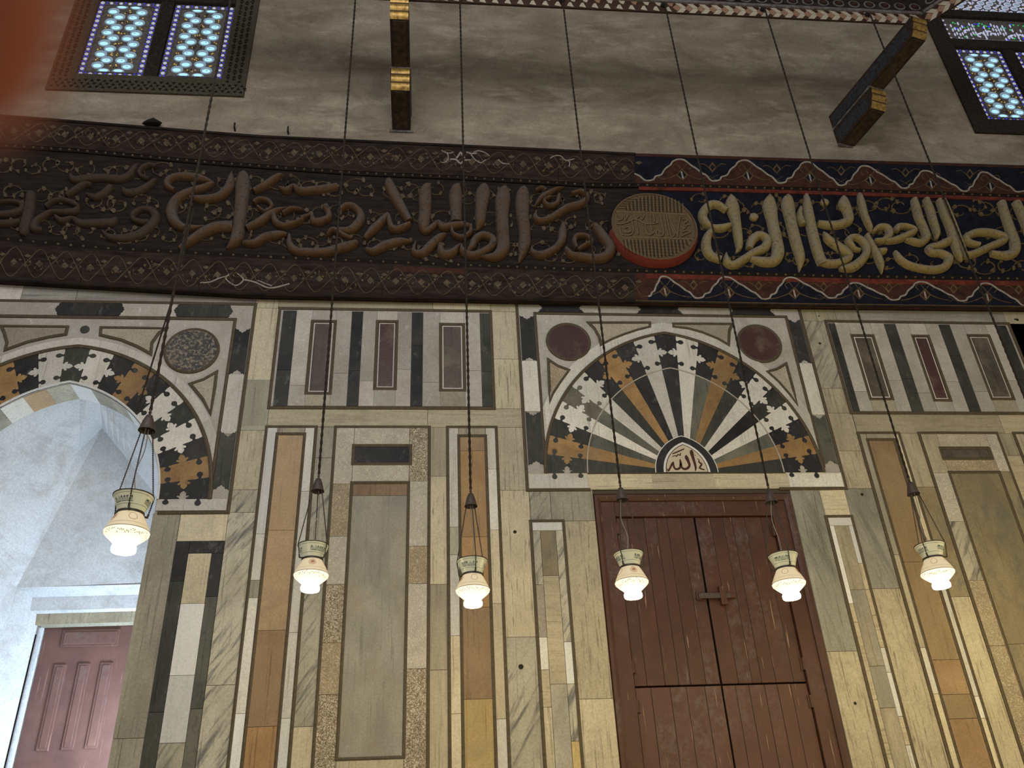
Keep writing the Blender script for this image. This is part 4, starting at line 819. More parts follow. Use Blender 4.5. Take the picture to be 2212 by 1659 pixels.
m.build('ground_slab', ARC)
AOL, ACL = 1.540, 0.193
r_ol = lambda th: prad(th, AOL, ACL); r_nl = lambda th: prad(th, NICHE_A+.004, NICHE_C)
rays(ARC, XC_L, ZS_L, r_nl, r_ol, 'interlocking_stone', ['dk', 'or', 'dk', 'wh', 'dg', 'wh', 'dk', 'or', 'dk', 'wh', 'dg', 'wh', 'dk', 'or', 'dk', 'wh', 'dg', 'wh', 'dk', 'or', 'dk'], D2+.004)
m = MB(); oa = [(min(max(x, JX0+.005), JX1-.005), z) for x, z in parc(XC_L, ZS_L, AOL+.13, ACL, 24)]; ob = parc(XC_L, ZS_L, AOL, ACL, 24)
for i in range(48): m.prism([oa[i], oa[i+1], ob[i+1], ob[i]], 0, D2+.002, 'marble_white', (i//8)*.19 % 1)
m.build('arch_band', ARC)
m = MB(); m.strip(parc(XC_L, ZS_L, AOL+.02, ACL, 30), .042, D2+.002, .018, 'moulding_olive'); m.build('arch_moulding', ARC)
m = MB(); m.strip(parc(XC_L, ZS_L, NICHE_A+.012, NICHE_C, 30), .022, D2+.003, .010, 'marble_chalk_white'); m.build('bead', ARC)
for sx in (1, -1): roundel(ARC, XC_L+sx*1.153, 6.855, .262, 'breccia_black', 'black breccia roundel')
c = Crop(0, 620, 3.253)
for pts in ([(705, 285), (950, 288), (1190, 293), (1130, 330), (1080, 400), (1070, 490), (960, 430), (850, 385), (700, 350)], [(1325, 685), (1430, 650), (1535, 590), (1520, 720), (1485, 915), (1420, 800)], [(0, 275), (250, 278), (490, 280), (475, 345), (350, 365), (200, 400), (30, 460), (45, 400), (25, 330)]): spandrel(ARC, c.xz(pts), 'stone_beige_relief')
(x, z) = c.xz([(600, 305)])[0]; m = MB(); m.disc(x, z, .047, 0, D2+.003, 'stone_black_green', 18); m.build('green_disc', ARC)
def topx(a): return c.xz([(a, 165)])[0][0]
for a, b, mt in ((420, 850, 'stone_black'), (1255, 1612, 'stone_black_green')): block(ARC, notch(topx(a), topx(b), 7.292, 7.455, True, -.04), mt)
block(ARC, rect(XC_L-hx+.3, topx(430), 7.292, 7.455), 'plaster_grey_white', D2); block(ARC, rect(topx(845), topx(1260), 7.292, 7.455), 'plaster_grey_white', D2, r=.9)
block(ARC, notch(JX1+.02, FLx1-.022, 6.56, 7.15, False, .06), 'stone_black'); block(ARC, rect(JX1+.02, FLx1-.022, 5.86, 6.56), 'marble_white', D2); block(ARC, notch(JX1+.02, FLx1-.022, 5.24, 5.89, False, .06), 'stone_black_green')
block(ARC, rect(XC_L+NICHE_A+.01, FLx1-.02, FLzb+.02, ZS_L), 'marble_white', D2, 'sill_slab'); block(ARC, rect(XC_L+NICHE_A+.01, JX1+.10, FLzb+.02, ZS_L-.01), 'marble_white', D2+.001, 'sill_slab')
frame_line(ARC, [(XC_L+NICHE_A+.03, FLzb), (FLx1, FLzb), (FLx1, 7.474), (XC_L-hx, 7.474)], False, .036); frame_line(ARC, [(JX1, ZS_L), (JX1, JZT), (JX0-.02, JZT)], False, .036)
# ------------------------------------------------------------------ carved inscription frieze
def interp(tab):
    def f(u):
        if u <= tab[0][0]: a, b = tab[0], tab[1]
        elif u >= tab[-1][0]: a, b = tab[-2], tab[-1]
        else:
            for a, b in zip(tab, tab[1:]):
                if a[0] <= u <= b[0]: break
        return a[1]+(b[1]-a[1])*(u-a[0])/(b[0]-a[0])
    return f
TE = interp([(-60, 244), (60, 253), (560, 293), (1100, 318), (1370, 331), (2212, 357)])
UB = interp([(-60, 310), (172, 325), (430, 349), (756, 373), (1009, 384), (1284, 400), (1432, 400), (1828, 411), (2207, 424)])
LBD = interp([(-60, 512), (0, 516), (223, 536), (618, 557), (1009, 573), (1250, 582), (1436, 587), (1828, 597), (2186, 602)])
BE = interp([(-60, 604), (0, 608), (550, 640), (1115, 651), (1715, 662), (2212, 668)])
FR = thing('inscription_frieze', 'long carved wooden frieze with large raised Arabic lettering across the whole wall', 'frieze', (1.3, -0.05, 7.6))
US = [-640+2980*i/74 for i in range(75)]
def band(name, f0, f1, us, d0, d1, mat, parent=None, step=None):
    m = MB(); up = [(u, f0(u)) for u in us]; lo = [(u, f1(u)) for u in reversed(us)]
    m.prism(QL(up+lo, d1), d0, d1, mat, .5); return m.build(name, parent or FR)
def off(f, a): return lambda u: f(u)+a
def lerpf(f, g, t): return lambda u: f(u)*(1-t)+g(u)*t
UL = [u for u in US if u < 1372]+[1372]; UR = [1372]+[u for u in US if u > 1372]
band('backing_board', TE, BE, US, 0, 0.07, 'old_wood')
band('upper_border', TE, off(UB, -4), UL, .07, .10, 'old_wood_dust'); UBR = band('upper_border', TE, off(UB, -4), UR, .07, .10, 'paint_red_brown'); UBR['label'] = 'repainted red brown upper border'
band('lower_border', off(LBD, 4), BE, UL, .07, .10, 'old_wood_dust'); LBR = band('lower_border', off(LBD, 4), BE, UR, .07, .10, 'paint_red_brown'); LBR['label'] = 'repainted red brown lower border'
band('field_board', off(UB, 5), off(LBD, -4), [1425, 1500, 1600, 1700, 1850, 2000, 2150, 2340], .07, .078, 'paint_navy')
band('red_fillet', off(UB, 3), off(UB, 10), [1380, 1500, 1700, 1900, 2100, 2340], .07, .092, 'paint_red'); band('red_fillet', off(LBD, 5), off(LBD, 15), [1395, 1500, 1700, 1900, 2100, 2340], .10, .104, 'paint_red'); band('red_fillet', TE, off(TE, 6), [1372, 1500, 1700, 1900, 2100, 2340], .10, .106, 'paint_red_brown')
band('red_fillet', off(LBD, 8), off(LBD, 20), [850, 900, 960, 1010], .10, .1025, 'paint_red_brown')
for f in (UB, LBD):
    band('dark_groove', off(f, -5), off(f, 4), US, .07, .0905, 'wood_dark_seam'); m = MB()
    u = -630
    while u < 2330:
        (x, z) = XZ(u, f(u), .092)
        m.disc(x, z, .0155, .088, .098, 'gilt_faded' if u > 1420 else 'vine_dark', 10, .008); u += 19.5 if f is UB else 27 if u < 1000 else 20
    m.build('bead_row', FR, smooth=True)
m = MB(); m.strip(QL([(u, BE(u)-2) for u in US], .10), .03, .098, .03, 'old_wood'); m.strip(QL([(u, TE(u)+3) for u in UL], .10), .04, .098, .03, 'old_wood'); m.build('edge_moulding', FR)
m = MB(); m.strip(QL([(u, BE(u)-3) for u in UR], .10), .012, .128, .006, 'gilt_faded'); m.build('gilt_line', FR)
mb = MB()
for u in (175, 430, 735, 826, 1135): mb.strip(QL([(u, BE(u)-34), (u-1, BE(u)-2)], .10), .008, .0995, .003, 'wood_dark_seam')
for u in (952, 1206): mb.strip(QL([(u, TE(u)+4), (u, UB(u)-6)], .10), .008, .0995, .003, 'wood_dark_seam')
mb.build('board_joint', FR)
# scrolling vines behind the letters, and interlaced vines on the borders
rr = random.Random(11)
def scroll(m, u, v, s, mat, d, flipx=1, w=.016):
    a0 = rr.uniform(0, 6.28); pts = []
    for i in range(12): a = a0+flipx*i*.5; r = s*(1-.055*i); pts.append((u+r*math.cos(a), v+.72*r*math.sin(a)))
    m.strip(QL(pts, d), w, d-.012, .016, mat)
    for k in (0, 4, 8):
        pu, pv = pts[k]; b = rr.uniform(0, 6.28); q = [(pu+s*.34*math.cos(b+t)*(1 if abs(t) < 1 else .45), pv+s*.22*math.sin(b+t)) for t in (-2.6, -1.2, 0, 1.2, 2.6)]
        m.prism(QL(q, d), d-.012, d+.004, mat, rr.random())
vl = MB(); vr = MB(); u = -600
while u < 2300:
    for t in (.18, .5, .82):
        v = UB(u)+(LBD(u)-UB(u))*t+rr.uniform(-10, 10)
        if abs(u-1408) < 100 and u < 1500: continue
        scroll(vl if u < 1372 else vr, u+rr.uniform(-12, 12), v, rr.uniform(18, 28), 'vine_dark' if u < 1372 else 'gilt_faded', .086, rr.choice((-1, 1)), .013 if u < 1372 else .016)
    u += 36
tag(vl.build('vine_scrolls', FR, smooth=True), kind='stuff'); tag(vr.build('vine_scrolls', FR, smooth=True), kind='stuff')
bl = MB()
for f0, f1, lo, hi in ((off(TE, 8), off(UB, -9), -630, 1372), (off(LBD, 10), off(BE, -7), -630, 1390)):
    for ph in (0, math.pi):
        pts = []; u = lo
        while u < hi: pts.append((u, f0(u)+(f1(u)-f0(u))*(.5+.40*math.sin(u/17.5+ph)+.08*math.sin(u/8.75)))); u += 4.5
        bl.strip(QL(pts, .104), .012, .098, .012, 'vine_dark')
    u = lo
    while u < hi:
        v = (f0(u)+f1(u))/2; bl.prism(QL([(u-8, v), (u, v-8), (u+8, v), (u, v+8)], .104), .098, .106, 'vine_dark', rr.random()); bl.prism(QL([(u+22, v-13), (u+30, v-17), (u+38, v-13), (u+30, v-9)], .104), .098, .106, 'vine_dark', rr.random()); u += 55
u = -620
while u < 1365:
    for f0, f1 in ((off(TE, 8), off(UB, -9)), (off(LBD, 10), off(BE, -7))):
        t = rr.uniform(.3, .7); scroll(bl, u+rr.uniform(-6, 6), f0(u)*(1-t)+f1(u)*t, rr.uniform(9, 15), 'vine_dark' if rr.random() < .8 else 'gilt_faded', .106, rr.choice((-1, 1)), .009)
    u += 27
bl.build('border_vines', FR)
# white wave lines of the repainted right half
T1 = [(230, 352), (300, 340), (325, 305), (390, 285), (430, 225), (490, 180), (520, 140), (580, 118), (640, 125), (690, 160), (720, 185), (770, 215), (840, 270), (880, 290), (930, 345), (965, 355)]
def wave(name, peaks, troughs, head, mat):      # pixel positions of crests and dips, following the line traced over one bay
    pts = list(head)
    for (a, b, c_) in zip(troughs, peaks, troughs[1:]):
        for (x, y) in T1:
            if x <= 590: f = (x-230)/(590-230.); uu = a[0]+(b[0]-a[0])*f; g = (352-y)/(352-118.); vv = a[1]+(b[1]-a[1])*g
            else: f = (x-590)/(965-590.); uu = b[0]+(c_[0]-b[0])*f; g = (y-118)/(355-118.); vv = b[1]+(c_[1]-b[1])*g
            pts.append((uu, vv))
    m = MB(); xz = QL(catmull(pts, 3), .108); m.strip(xz, .023, .10, .014, mat); m.build(name, FR); return pts
k6 = lambda x, y: (1280+x/2.3734, 320+y/2.3734)
k7 = lambda x, y: (1350+x/5.027, 320+y/5.027)
wp = wave('white_wave', [k7(590, 119), k7(1290, 129), k7(1970, 148), k6(1390, 90), k6(1700, 115), k6(2000, 122), (2265, 378)], [k7(240, 352), k7(965, 355), k7(1690, 378), k6(1275, 190), k6(1600, 205), k6(1910, 220), (2200, 414), (2330, 420)], [k7(105, 275), k7(160, 300), k7(200, 335)], 'paint_white')
m = MB(); gp = sorted(wp)
for (u0, v0), (u1, v1) in zip(gp, gp[1:]):
    if u1-u0 < .3 or u1 > 2335: continue
    m.prism(QL([(u0, v0), (u1, v1), (u1, TE(u1)+6), (u0, TE(u0)+6)], .101), .10, .1022, 'paint_navy', .5)
m.build('navy_ground', FR)
k8 = lambda x, y: (1350+x/5.027, 580+y/5.027)
tr = [(1400, 640), k8(790, 322), k8(1520, 332), k6(1225, 768), k6(1545, 778), k6(1895, 783), (2215, 660), (2330, 664)]
wp = wave('white_wave', [k8(410, 85), k8(1085, 92), k8(1785, 96), k6(1340, 690), k6(1680, 685), k6(2010, 692), (2275, 617)], tr, [], 'paint_white')
m = MB(); gp = sorted(wp)
for (u0, v0), (u1, v1) in zip(gp, gp[1:]):
    if u1-u0 < .3 or u1 > 2335: continue
    m.prism(QL([(u0, v0), (u1, v1), (u1, BE(u1)-7), (u0, BE(u0)-7)], .101), .10, .1022, 'paint_navy', .5)
m.build('navy_ground', FR)
m = MB(); m2 = MB(); rr = random.Random(4)
for (u, v) in [k7(620, 290), k7(1335, 300), k7(2010, 320), k6(1425, 165), k6(1735, 185), k6(2040, 195)]+[k8(435, 250), k8(1130, 262), k8(1840, 270), k6(1365, 745), k6(1705, 752), k6(2025, 765)]:
    up = v < 500; rd = 13
    m.prism(QL([(u-rd, v), (u, v-rd*1.1), (u+rd, v), (u+2, v+rd)], .1045), .10, .1045, 'gilt_faded', rr.random()); m.prism(QL([(u-rd*.72, v), (u, v-rd*.8), (u+rd*.72, v), (u+1, v+rd*.7)], .1050), .10, .1050, 'paint_navy' if up else 'paint_red_brown', .5)
    m2.prism(QL([(u-3, v-7), (u, v-8), (u+3.5, v+6), (u+3, v+9), (u, v+6)], .107), .10, .107, 'paint_white', .9)
    for s in (-1, 1): m.strip(QL(catmull([(u+s*12, v), (u+s*26, v+6), (u+s*40, v+(9 if up else 10)), (u+s*52, v+(5 if up else 12))], 4), .104), .012, .10, .008, 'gilt_faded')
    for s in (-1, 1): m.strip(QL(catmull([(u+s*3, v-13), (u+s*12, v-24), (u+s*20, v-18), (u+s*14, v-10)], 4), .104), .010, .10, .008, 'gilt_faded')
for i in range(6):
    for (u, v) in ((1350+950/5.027+i*139, 320+210/5.027+i*3.6), (1350+745/5.027+i*140.5, 580+180/5.027+i*2.0)):
        m.prism(QL([(u-9, v), (u, v-12), (u+9, v), (u, v+11)], .1045), .10, .1045, 'gilt_faded', rr.random()); m.prism(QL([(u-5, v), (u, v-7), (u+5, v), (u, v+6)], .105), .10, .105, 'paint_navy' if v < 500 else 'paint_red_brown', .5)
        for s in (-1, 1): m.strip(QL(catmull([(u+s*8, v), (u+s*20, v-8), (u+s*30, v-6)], 4), .104), .010, .10, .008, 'gilt_faded'); m.strip(QL([(u-s*12, v+16), (u+s*10, v+28)], .104), .007, .10, .006, 'gilt_faded')
m.build('border_vines', FR); m2.build('white_petals', FR)
# fragments of white vine left on the old half
c5 = Crop(700, 320, 2.9105); c4 = Crop(0, 320, 2.9105); m = MB()
def wf(c, pts, w=6):
    q = catmull(pts, 4) if len(pts) > 2 else pts; m.strip(c.xz(q, .11), w*PXM, .10, .012, 'paint_white', cap=True)
for pts, w in (([(738, 12), (765, 25), (790, 30), (815, 22)], 3), ([(775, 30), (782, 60), (765, 85), (740, 88)], 3), ([(792, 68), (830, 70), (858, 95), (880, 75), (920, 72)], 5), ([(830, 62), (845, 45), (858, 25), (872, 45), (885, 62)], 5), ([(895, 22), (925, 32), (960, 30)], 4), ([(925, 40), (950, 70), (985, 90), (1015, 72)], 3), ([(930, 35), (965, 15), (1010, 25), (1040, 48)], 3), ([(1098, 70), (1120, 92), (1165, 98)], 3), ([(1422, 62), (1450, 46), (1490, 48), (1520, 75), (1575, 65)], 3), ([(1520, 75), (1545, 85), (1540, 115)], 3)): wf(c5, pts, w)
for pts, w in (([(1258, 845), (1320, 840), (1380, 815), (1440, 800)], 3), ([(1440, 790), (1420, 820), (1480, 862), (1530, 825), (1490, 785)], 3), ([(1530, 825), (1600, 840), (1680, 875), (1740, 872), (1820, 850)], 4), ([(1620, 830), (1670, 850), (1710, 865)], 3)): wf(c4, pts, w)
m.build('white_vine', FR)
# ---- letters
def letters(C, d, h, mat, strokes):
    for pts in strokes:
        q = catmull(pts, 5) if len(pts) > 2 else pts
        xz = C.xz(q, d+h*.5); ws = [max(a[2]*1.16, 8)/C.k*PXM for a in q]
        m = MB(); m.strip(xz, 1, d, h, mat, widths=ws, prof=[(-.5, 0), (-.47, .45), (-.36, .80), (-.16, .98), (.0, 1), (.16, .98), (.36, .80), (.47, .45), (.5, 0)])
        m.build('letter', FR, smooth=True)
A = Crop(0, 330, 6.506); B_ = Crop(320, 340, 6.506); C_ = Crop(560, 345, 6.506); D_ = Crop(780, 360, 6.506); E_ = Crop(1040, 360, 6.506)
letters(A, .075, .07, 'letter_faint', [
 [(1120, 770, 60), (1000, 690, 80), (850, 660, 70), (720, 690, 60), (640, 760, 50)], [(1110, 770, 60), (1040, 815, 100), (880, 830, 90), (720, 830, 70), (600, 890, 90), (500, 960, 100), (480, 1060, 110), (600, 1080, 60)],
 [(770, 870, 40), (860, 950, 90), (1010, 910, 60), (1120, 980, 110), (1350, 980, 130), (1560, 970, 130), (1640, 920, 60)],
 [(1430, 1080, 30), (1540, 1180, 90), (1750, 1190, 130), (1950, 1140, 140), (2100, 1030, 140), (2190, 900, 130), (2120, 800, 100), (1980, 790, 80), (1870, 860, 80), (1880, 930, 70), (2000, 970, 80), (2090, 950, 60)],
 [(930, 600, 60), (1060, 510, 90), (1180, 440, 90), (1290, 450, 50)], [(1210, 570, 40), (1330, 620, 90), (1450, 570, 110), (1560, 470, 110)],
 [(1720, 480, 30), (1780, 550, 110), (1950, 530, 120), (2090, 450, 100), (2190, 370, 50)], [(980, 280, 30), (1040, 370, 110), (1250, 350, 130), (1450, 340, 120), (1660, 360, 130), (1800, 320, 110), (1880, 220, 90), (1940, 150, 40)],
 [(2200, 190, 60), (2080, 170, 70), (1970, 240, 60), (1980, 320, 60), (2100, 370, 60)], [(430, 560, 120), (400, 800, 150), (340, 1050, 150), (310, 1150, 60)], [(-60, 860, 90), (140, 850, 110), (290, 800, 90), (300, 720, 70), (160, 680, 60), (-60, 690, 60)], [(-60, 990, 90), (150, 980, 110), (290, 960, 60)]])
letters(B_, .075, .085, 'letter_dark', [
 [(370, 455, 60), (270, 400, 90), (290, 310, 110), (430, 260, 110), (600, 265, 130), (760, 300, 110), (900, 350, 50)], [(920, 345, 50), (780, 420, 110), (560, 485, 120), (400, 580, 140), (320, 740, 150), (370, 890, 150), (500, 980, 110), (640, 985, 80), (800, 945, 20)],
 [(580, 555, 50), (760, 580, 120), (950, 555, 120), (1080, 480, 130), (1150, 370, 140), (1170, 180, 15)], [(430, 1270, 60), (600, 1160, 120), (780, 1040, 150), (960, 970, 170), (1190, 960, 180)],
 [(1345, 165, 12), (1330, 300, 200), (1310, 600, 190), (1275, 900, 170), (1230, 1150, 170), (1100, 1260, 25)], [(1480, 470, 80), (1650, 380, 110), (1790, 285, 100), (1890, 240, 40)], [(1380, 990, 90), (1560, 900, 120), (1720, 790, 110), (1960, 685, 15)],
 [(1480, 640, 50), (1560, 590, 60), (1680, 610, 70), (1740, 690, 60), (1650, 770, 50), (1540, 700, 45)], [(1330, 1200, 50), (1480, 1200, 100), (1650, 1110, 120), (1820, 1080, 120), (1950, 1080, 50)], [(1760, 780, 60), (1790, 900, 100), (1910, 960, 90), (2060, 920, 70), (2180, 870, 60)], [(1890, 790, 50), (2020, 725, 55), (2170, 745, 40)]])
letters(C_, .075, .085, 'letter_dark', [
 [(280, 380, 40), (380, 430, 90), (480, 360, 60), (560, 430, 110), (760, 420, 120), (940, 400, 130), (1100, 370, 110)], [(590, 820, 60), (730, 770, 50), (760, 860, 100), (870, 860, 110), (980, 790, 90), (930, 650, 100)],
 [(420, 1040, 40), (430, 1190, 100), (520, 1275, 120), (720, 1295, 125), (950, 1285, 130), (1150, 1230, 140), (1320, 1180, 120), (1390, 1150, 40)], [(1310, 1120, 60), (1180, 1060, 70), (1040, 980, 70), (950, 1060, 25)],
 [(1110, 990, 90), (1260, 990, 120), (1380, 900, 140), (1430, 780, 120), (1350, 670, 100), (1240, 640, 90), (1140, 700, 80), (1130, 780, 60)], [(1835, 240, 15), (1830, 340, 150), (1960, 600, 160), (2110, 860, 110)],
 [(1480, 1110, 60), (1580, 990, 120), (1700, 880, 120), (1800, 780, 80), (1830, 870, 80), (1870, 960, 110), (1980, 960, 110), (2120, 900, 70)], [(1500, 1250, 60), (1600, 1280, 100), (1760, 1200, 140), (1940, 1150, 130), (2150, 1135, 30)]])
letters(D_, .075, .085, 'letter_dark', [
 [(985, 215, 10), (905, 330, 180), (900, 600, 180), (880, 800, 170), (900, 900, 100), (1000, 840, 90), (1085, 765, 70), (1140, 840, 100), (1260, 830, 120), (1430, 805, 95), (1560, 830, 60)], [(1385, 212, 10), (1330, 340, 190), (1335, 600, 175), (1340, 770, 160)],
 [(1545, 830, 50), (1530, 930, 70), (1420, 990, 70), (1300, 950, 60), (1270, 860, 45)], [(1740, 212, 10), (1720, 330, 210), (1690, 550, 180), (1670, 780, 140), (1620, 890, 15)],
 [(2035, 240, 10), (2000, 390, 220), (1985, 700, 190), (2000, 1000, 190), (1990, 1150, 190), (1880, 1255, 140), (1680, 1245, 35)], [(770, 1025, 15), (740, 1190, 80), (850, 1215, 120), (960, 1120, 140), (1080, 1010, 130), (1190, 935, 40)],
 [(1110, 1080, 60), (1140, 1220, 130), (1290, 1200, 120), (1400, 1075, 25), (1430, 1190, 100), (1560, 1240, 120), (1700, 1200, 120), (1835, 1110, 110), (1850, 1010, 115), (1720, 955, 110), (1610, 1010, 110), (1555, 1120, 100), (1500, 1190, 60)]])
letters(E_, .075, .085, 'letter_dark', [
 [(612, 245, 10), (585, 380, 205), (580, 650, 195), (610, 900, 175), (600, 1120, 165), (525, 1340, 12)], [(1155, 275, 15), (1000, 345, 80), (850, 430, 90), (745, 560, 20)], [(755, 350, 40), (840, 300, 55), (910, 340, 55)], [(1090, 400, 60), (1060, 520, 80), (940, 545, 80), (880, 480, 55), (970, 425, 45)],
 [(775, 600, 20), (760, 720, 90), (860, 755, 100), (1000, 705, 110), (1200, 575, 120), (1400, 515, 110), (1490, 430, 85), (1400, 345, 65), (1260, 375, 55)], [(1150, 745, 12), (1145, 890, 120), (1120, 1050, 120), (1000, 1170, 110), (830, 1235, 120), (720, 1195, 75), (710, 1090, 15)],
 [(1190, 1130, 60), (1260, 1235, 110), (1420, 1260, 130), (1600, 1285, 140), (1755, 1245, 150), (1820, 1130, 150), (1720, 980, 160), (1600, 835, 115), (1535, 830, 25)], [(1350, 1175, 60), (1480, 1090, 65), (1550, 1060, 65), (1480, 980, 65), (1350, 970, 75), (1305, 1040, 75), (1340, 1150, 50)]])
F_ = Crop(1490, 390, 6.506); G_ = Crop(1700, 390, 6.913); H_ = Crop(1900, 390, 6.913)
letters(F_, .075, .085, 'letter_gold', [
 [(520, 420, 90), (400, 335, 120), (280, 340, 130), (190, 450, 140), (215, 570, 130), (310, 650, 90), (450, 660, 120), (570, 620, 70)], [(320, 680, 80), (250, 790, 130), (240, 930, 150), (300, 1050, 140), (440, 1105, 110)],
 [(585, 175, 20), (600, 330, 210), (655, 560, 150), (690, 800, 130), (700, 930, 95), (655, 1005, 12)], [(1135, 175, 20), (1130, 330, 215), (1170, 560, 175), (1220, 800, 180), (1250, 1000, 185), (1180, 1120, 160), (1020, 1130, 150), (860, 1085, 80)],
 [(520, 1000, 20), (520, 1130, 110), (610, 1180, 120), (740, 1110, 120), (900, 1010, 125), (1060, 930, 140), (1090, 820, 120), (980, 760, 130), (880, 830, 140), (840, 960, 95)], [(1390, 175, 20), (1385, 300, 200), (1430, 560, 170), (1500, 850, 170), (1560, 1080, 140), (1550, 1270, 10)],
 [(1640, 190, 60), (1670, 400, 150), (1730, 700, 160), (1810, 1000, 160), (1880, 1175, 160)], [(1560, 370, 40), (1550, 500, 95), (1600, 620, 80)]])
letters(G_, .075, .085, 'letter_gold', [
 [(850, 205, 20), (860, 330, 190), (920, 480, 160), (920, 590, 150), (760, 650, 150), (600, 655, 140), (465, 630, 100)], [(555, 750, 20), (620, 870, 130), (760, 970, 160), (900, 1070, 150), (950, 1150, 60)], [(500, 1200, 110), (620, 1230, 130), (760, 1225, 130), (900, 1175, 125), (970, 1110, 60)],
 [(1100, 1030, 60), (1010, 1010, 80), (930, 910, 120), (960, 850, 110), (1060, 850, 110), (1160, 930, 120), (1200, 1050, 120), (1120, 1180, 140), (960, 1290, 150), (790, 1310, 60)], [(1080, 195, 50), (1120, 330, 120), (1170, 520, 110), (1240, 690, 90), (1260, 765, 15)],
 [(1280, 765, 50), (1380, 690, 100), (1500, 700, 120), (1535, 800, 120), (1440, 890, 100), (1310, 890, 60)], [(1195, 810, 80), (1270, 960, 100), (1350, 1100, 120), (1400, 1230, 110), (1430, 1380, 12)], [(1470, 1040, 90), (1370, 1060, 120)], [(1470, 910, 60), (1620, 880, 110), (1780, 820, 120), (1910, 740, 95), (1780, 680, 90), (1660, 690, 110), (1640, 760, 70)]])
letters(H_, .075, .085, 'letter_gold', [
 [(520, 275, 100), (560, 420, 140), (600, 560, 140), (665, 700, 130), (705, 840, 130), (620, 920, 120), (500, 900, 110), (390, 875, 50)], [(700, 275, 110), (760, 430, 140), (810, 600, 130), (860, 760, 110), (860, 870, 40)], [(890, 290, 90), (960, 480, 110), (1060, 700, 130), (1120, 900, 130), (1180, 1100, 100), (1240, 1195, 25)], [(965, 285, 40), (1065, 520, 60), (1165, 780, 75), (1245, 1000, 75), (1300, 1160, 60)],
 [(1060, 880, 130), (900, 960, 130), (750, 1000, 120), (780, 1070, 110), (920, 1080, 130), (1040, 1150, 140), (1000, 1260, 130), (850, 1320, 130), (650, 1310, 120), (450, 1260, 120), (310, 1170, 110), (235, 1050, 50)],
 [(1490, 960, 90), (1340, 920, 120), (1300, 840, 120), (1450, 770, 130), (1650, 770, 140), (1830, 820, 140), (1870, 880, 110), (1720, 950, 120), (1560, 1020, 120), (1400, 1090, 120), (1260, 1110, 110)], [(1830, 320, 140), (1890, 520, 150), (1960, 720, 160), (2030, 920, 170), (2020, 1050, 160), (1880, 1110, 150), (1660, 1080, 90)], [(2050, 320, 150), (2160, 560, 160), (2260, 830, 150)]])
for C, x, y, r in ((F_, 900, 515, 74), (G_, 560, 330, 78)):
    (px_, pz_) = C.xz([(x, y)], .1)[0]; m = MB(); m.disc(px_, pz_, r/C.k*PXM, .075, .12, 'letter_gold', 20, .02); m.build('letter_dot', FR, smooth=True)
# ---- round carved medallion
MD = .215
(mx, mz) = XZ(1414, 487, MD); mr = (XZ(1502, 487, MD)[0]-XZ(1326, 487, MD)[0])/2
m = MB(); n = 64; k = len(m.v); rings = [(mr+.050, .075), (mr+.046, .15), (mr+.022, MD), (mr, MD)]
for r, d in rings:
    for q in range(n): a = 2*math.pi*q/n; m.v.append((mx+r*math.cos(a), -d, mz+r*math.sin(a)))
for i in range(3):
    for q in range(n):
        a = 360*q/n; m.face([k+i*n+q, k+i*n+(q+1) % n, k+(i+1)*n+(q+1) % n, k+(i+1)*n+q], 'medallion_red' if (i < 2 and (a > 184)) else ('paint_red_brown' if i < 2 and a < 30 else ('old_wood_dust' if i < 2 else 'medallion_face')), .5)
MR = m.build('medallion', FR, smooth=True); MR['label'] = 'round carved medallion with a worn red rim'
m = MB(); m.disc(mx, mz, mr, .16, MD-.006, 'medallion_face', 64); m.build('medallion_face', MR)
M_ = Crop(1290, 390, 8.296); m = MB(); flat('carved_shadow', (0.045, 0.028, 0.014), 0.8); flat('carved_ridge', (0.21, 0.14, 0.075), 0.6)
def ms(pts, w=1.6, mat='carved_ridge', hgt=.010): m.strip(M_.xz(catmull(pts, 4) if len(pts) > 2 else pts, MD), w*PXM*1.05, MD-.006, hgt, mat)
for pts in ([(335, 560), (860, 560)], [(905, 565), (1240, 590), (1600, 605)], [(1615, 600), (1700, 720)], [(430, 1010), (900, 1020), (1700, 1045)]): ms(pts, 3.2)
for i in range(19):                                        # upright hatching above and below the words
    x = 380+i*66
    y0 = 860-math.sqrt(max(0, 1-((x-1030)/730)**2))*590
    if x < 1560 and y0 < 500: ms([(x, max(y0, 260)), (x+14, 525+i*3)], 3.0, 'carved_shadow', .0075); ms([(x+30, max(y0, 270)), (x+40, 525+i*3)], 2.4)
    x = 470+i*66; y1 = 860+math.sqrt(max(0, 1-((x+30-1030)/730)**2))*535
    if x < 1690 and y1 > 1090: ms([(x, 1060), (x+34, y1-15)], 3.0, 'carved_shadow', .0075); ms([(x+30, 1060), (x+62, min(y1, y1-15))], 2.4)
for j in range(5): ms([(400-j*8 if j else 520, 330+j*42), (1200, 345+j*42)], .8, 'carved_shadow', .007); ms([(560+j*60, 1110+j*55), (1620-j*50, 1130+j*55)], .8, 'carved_shadow', .007)
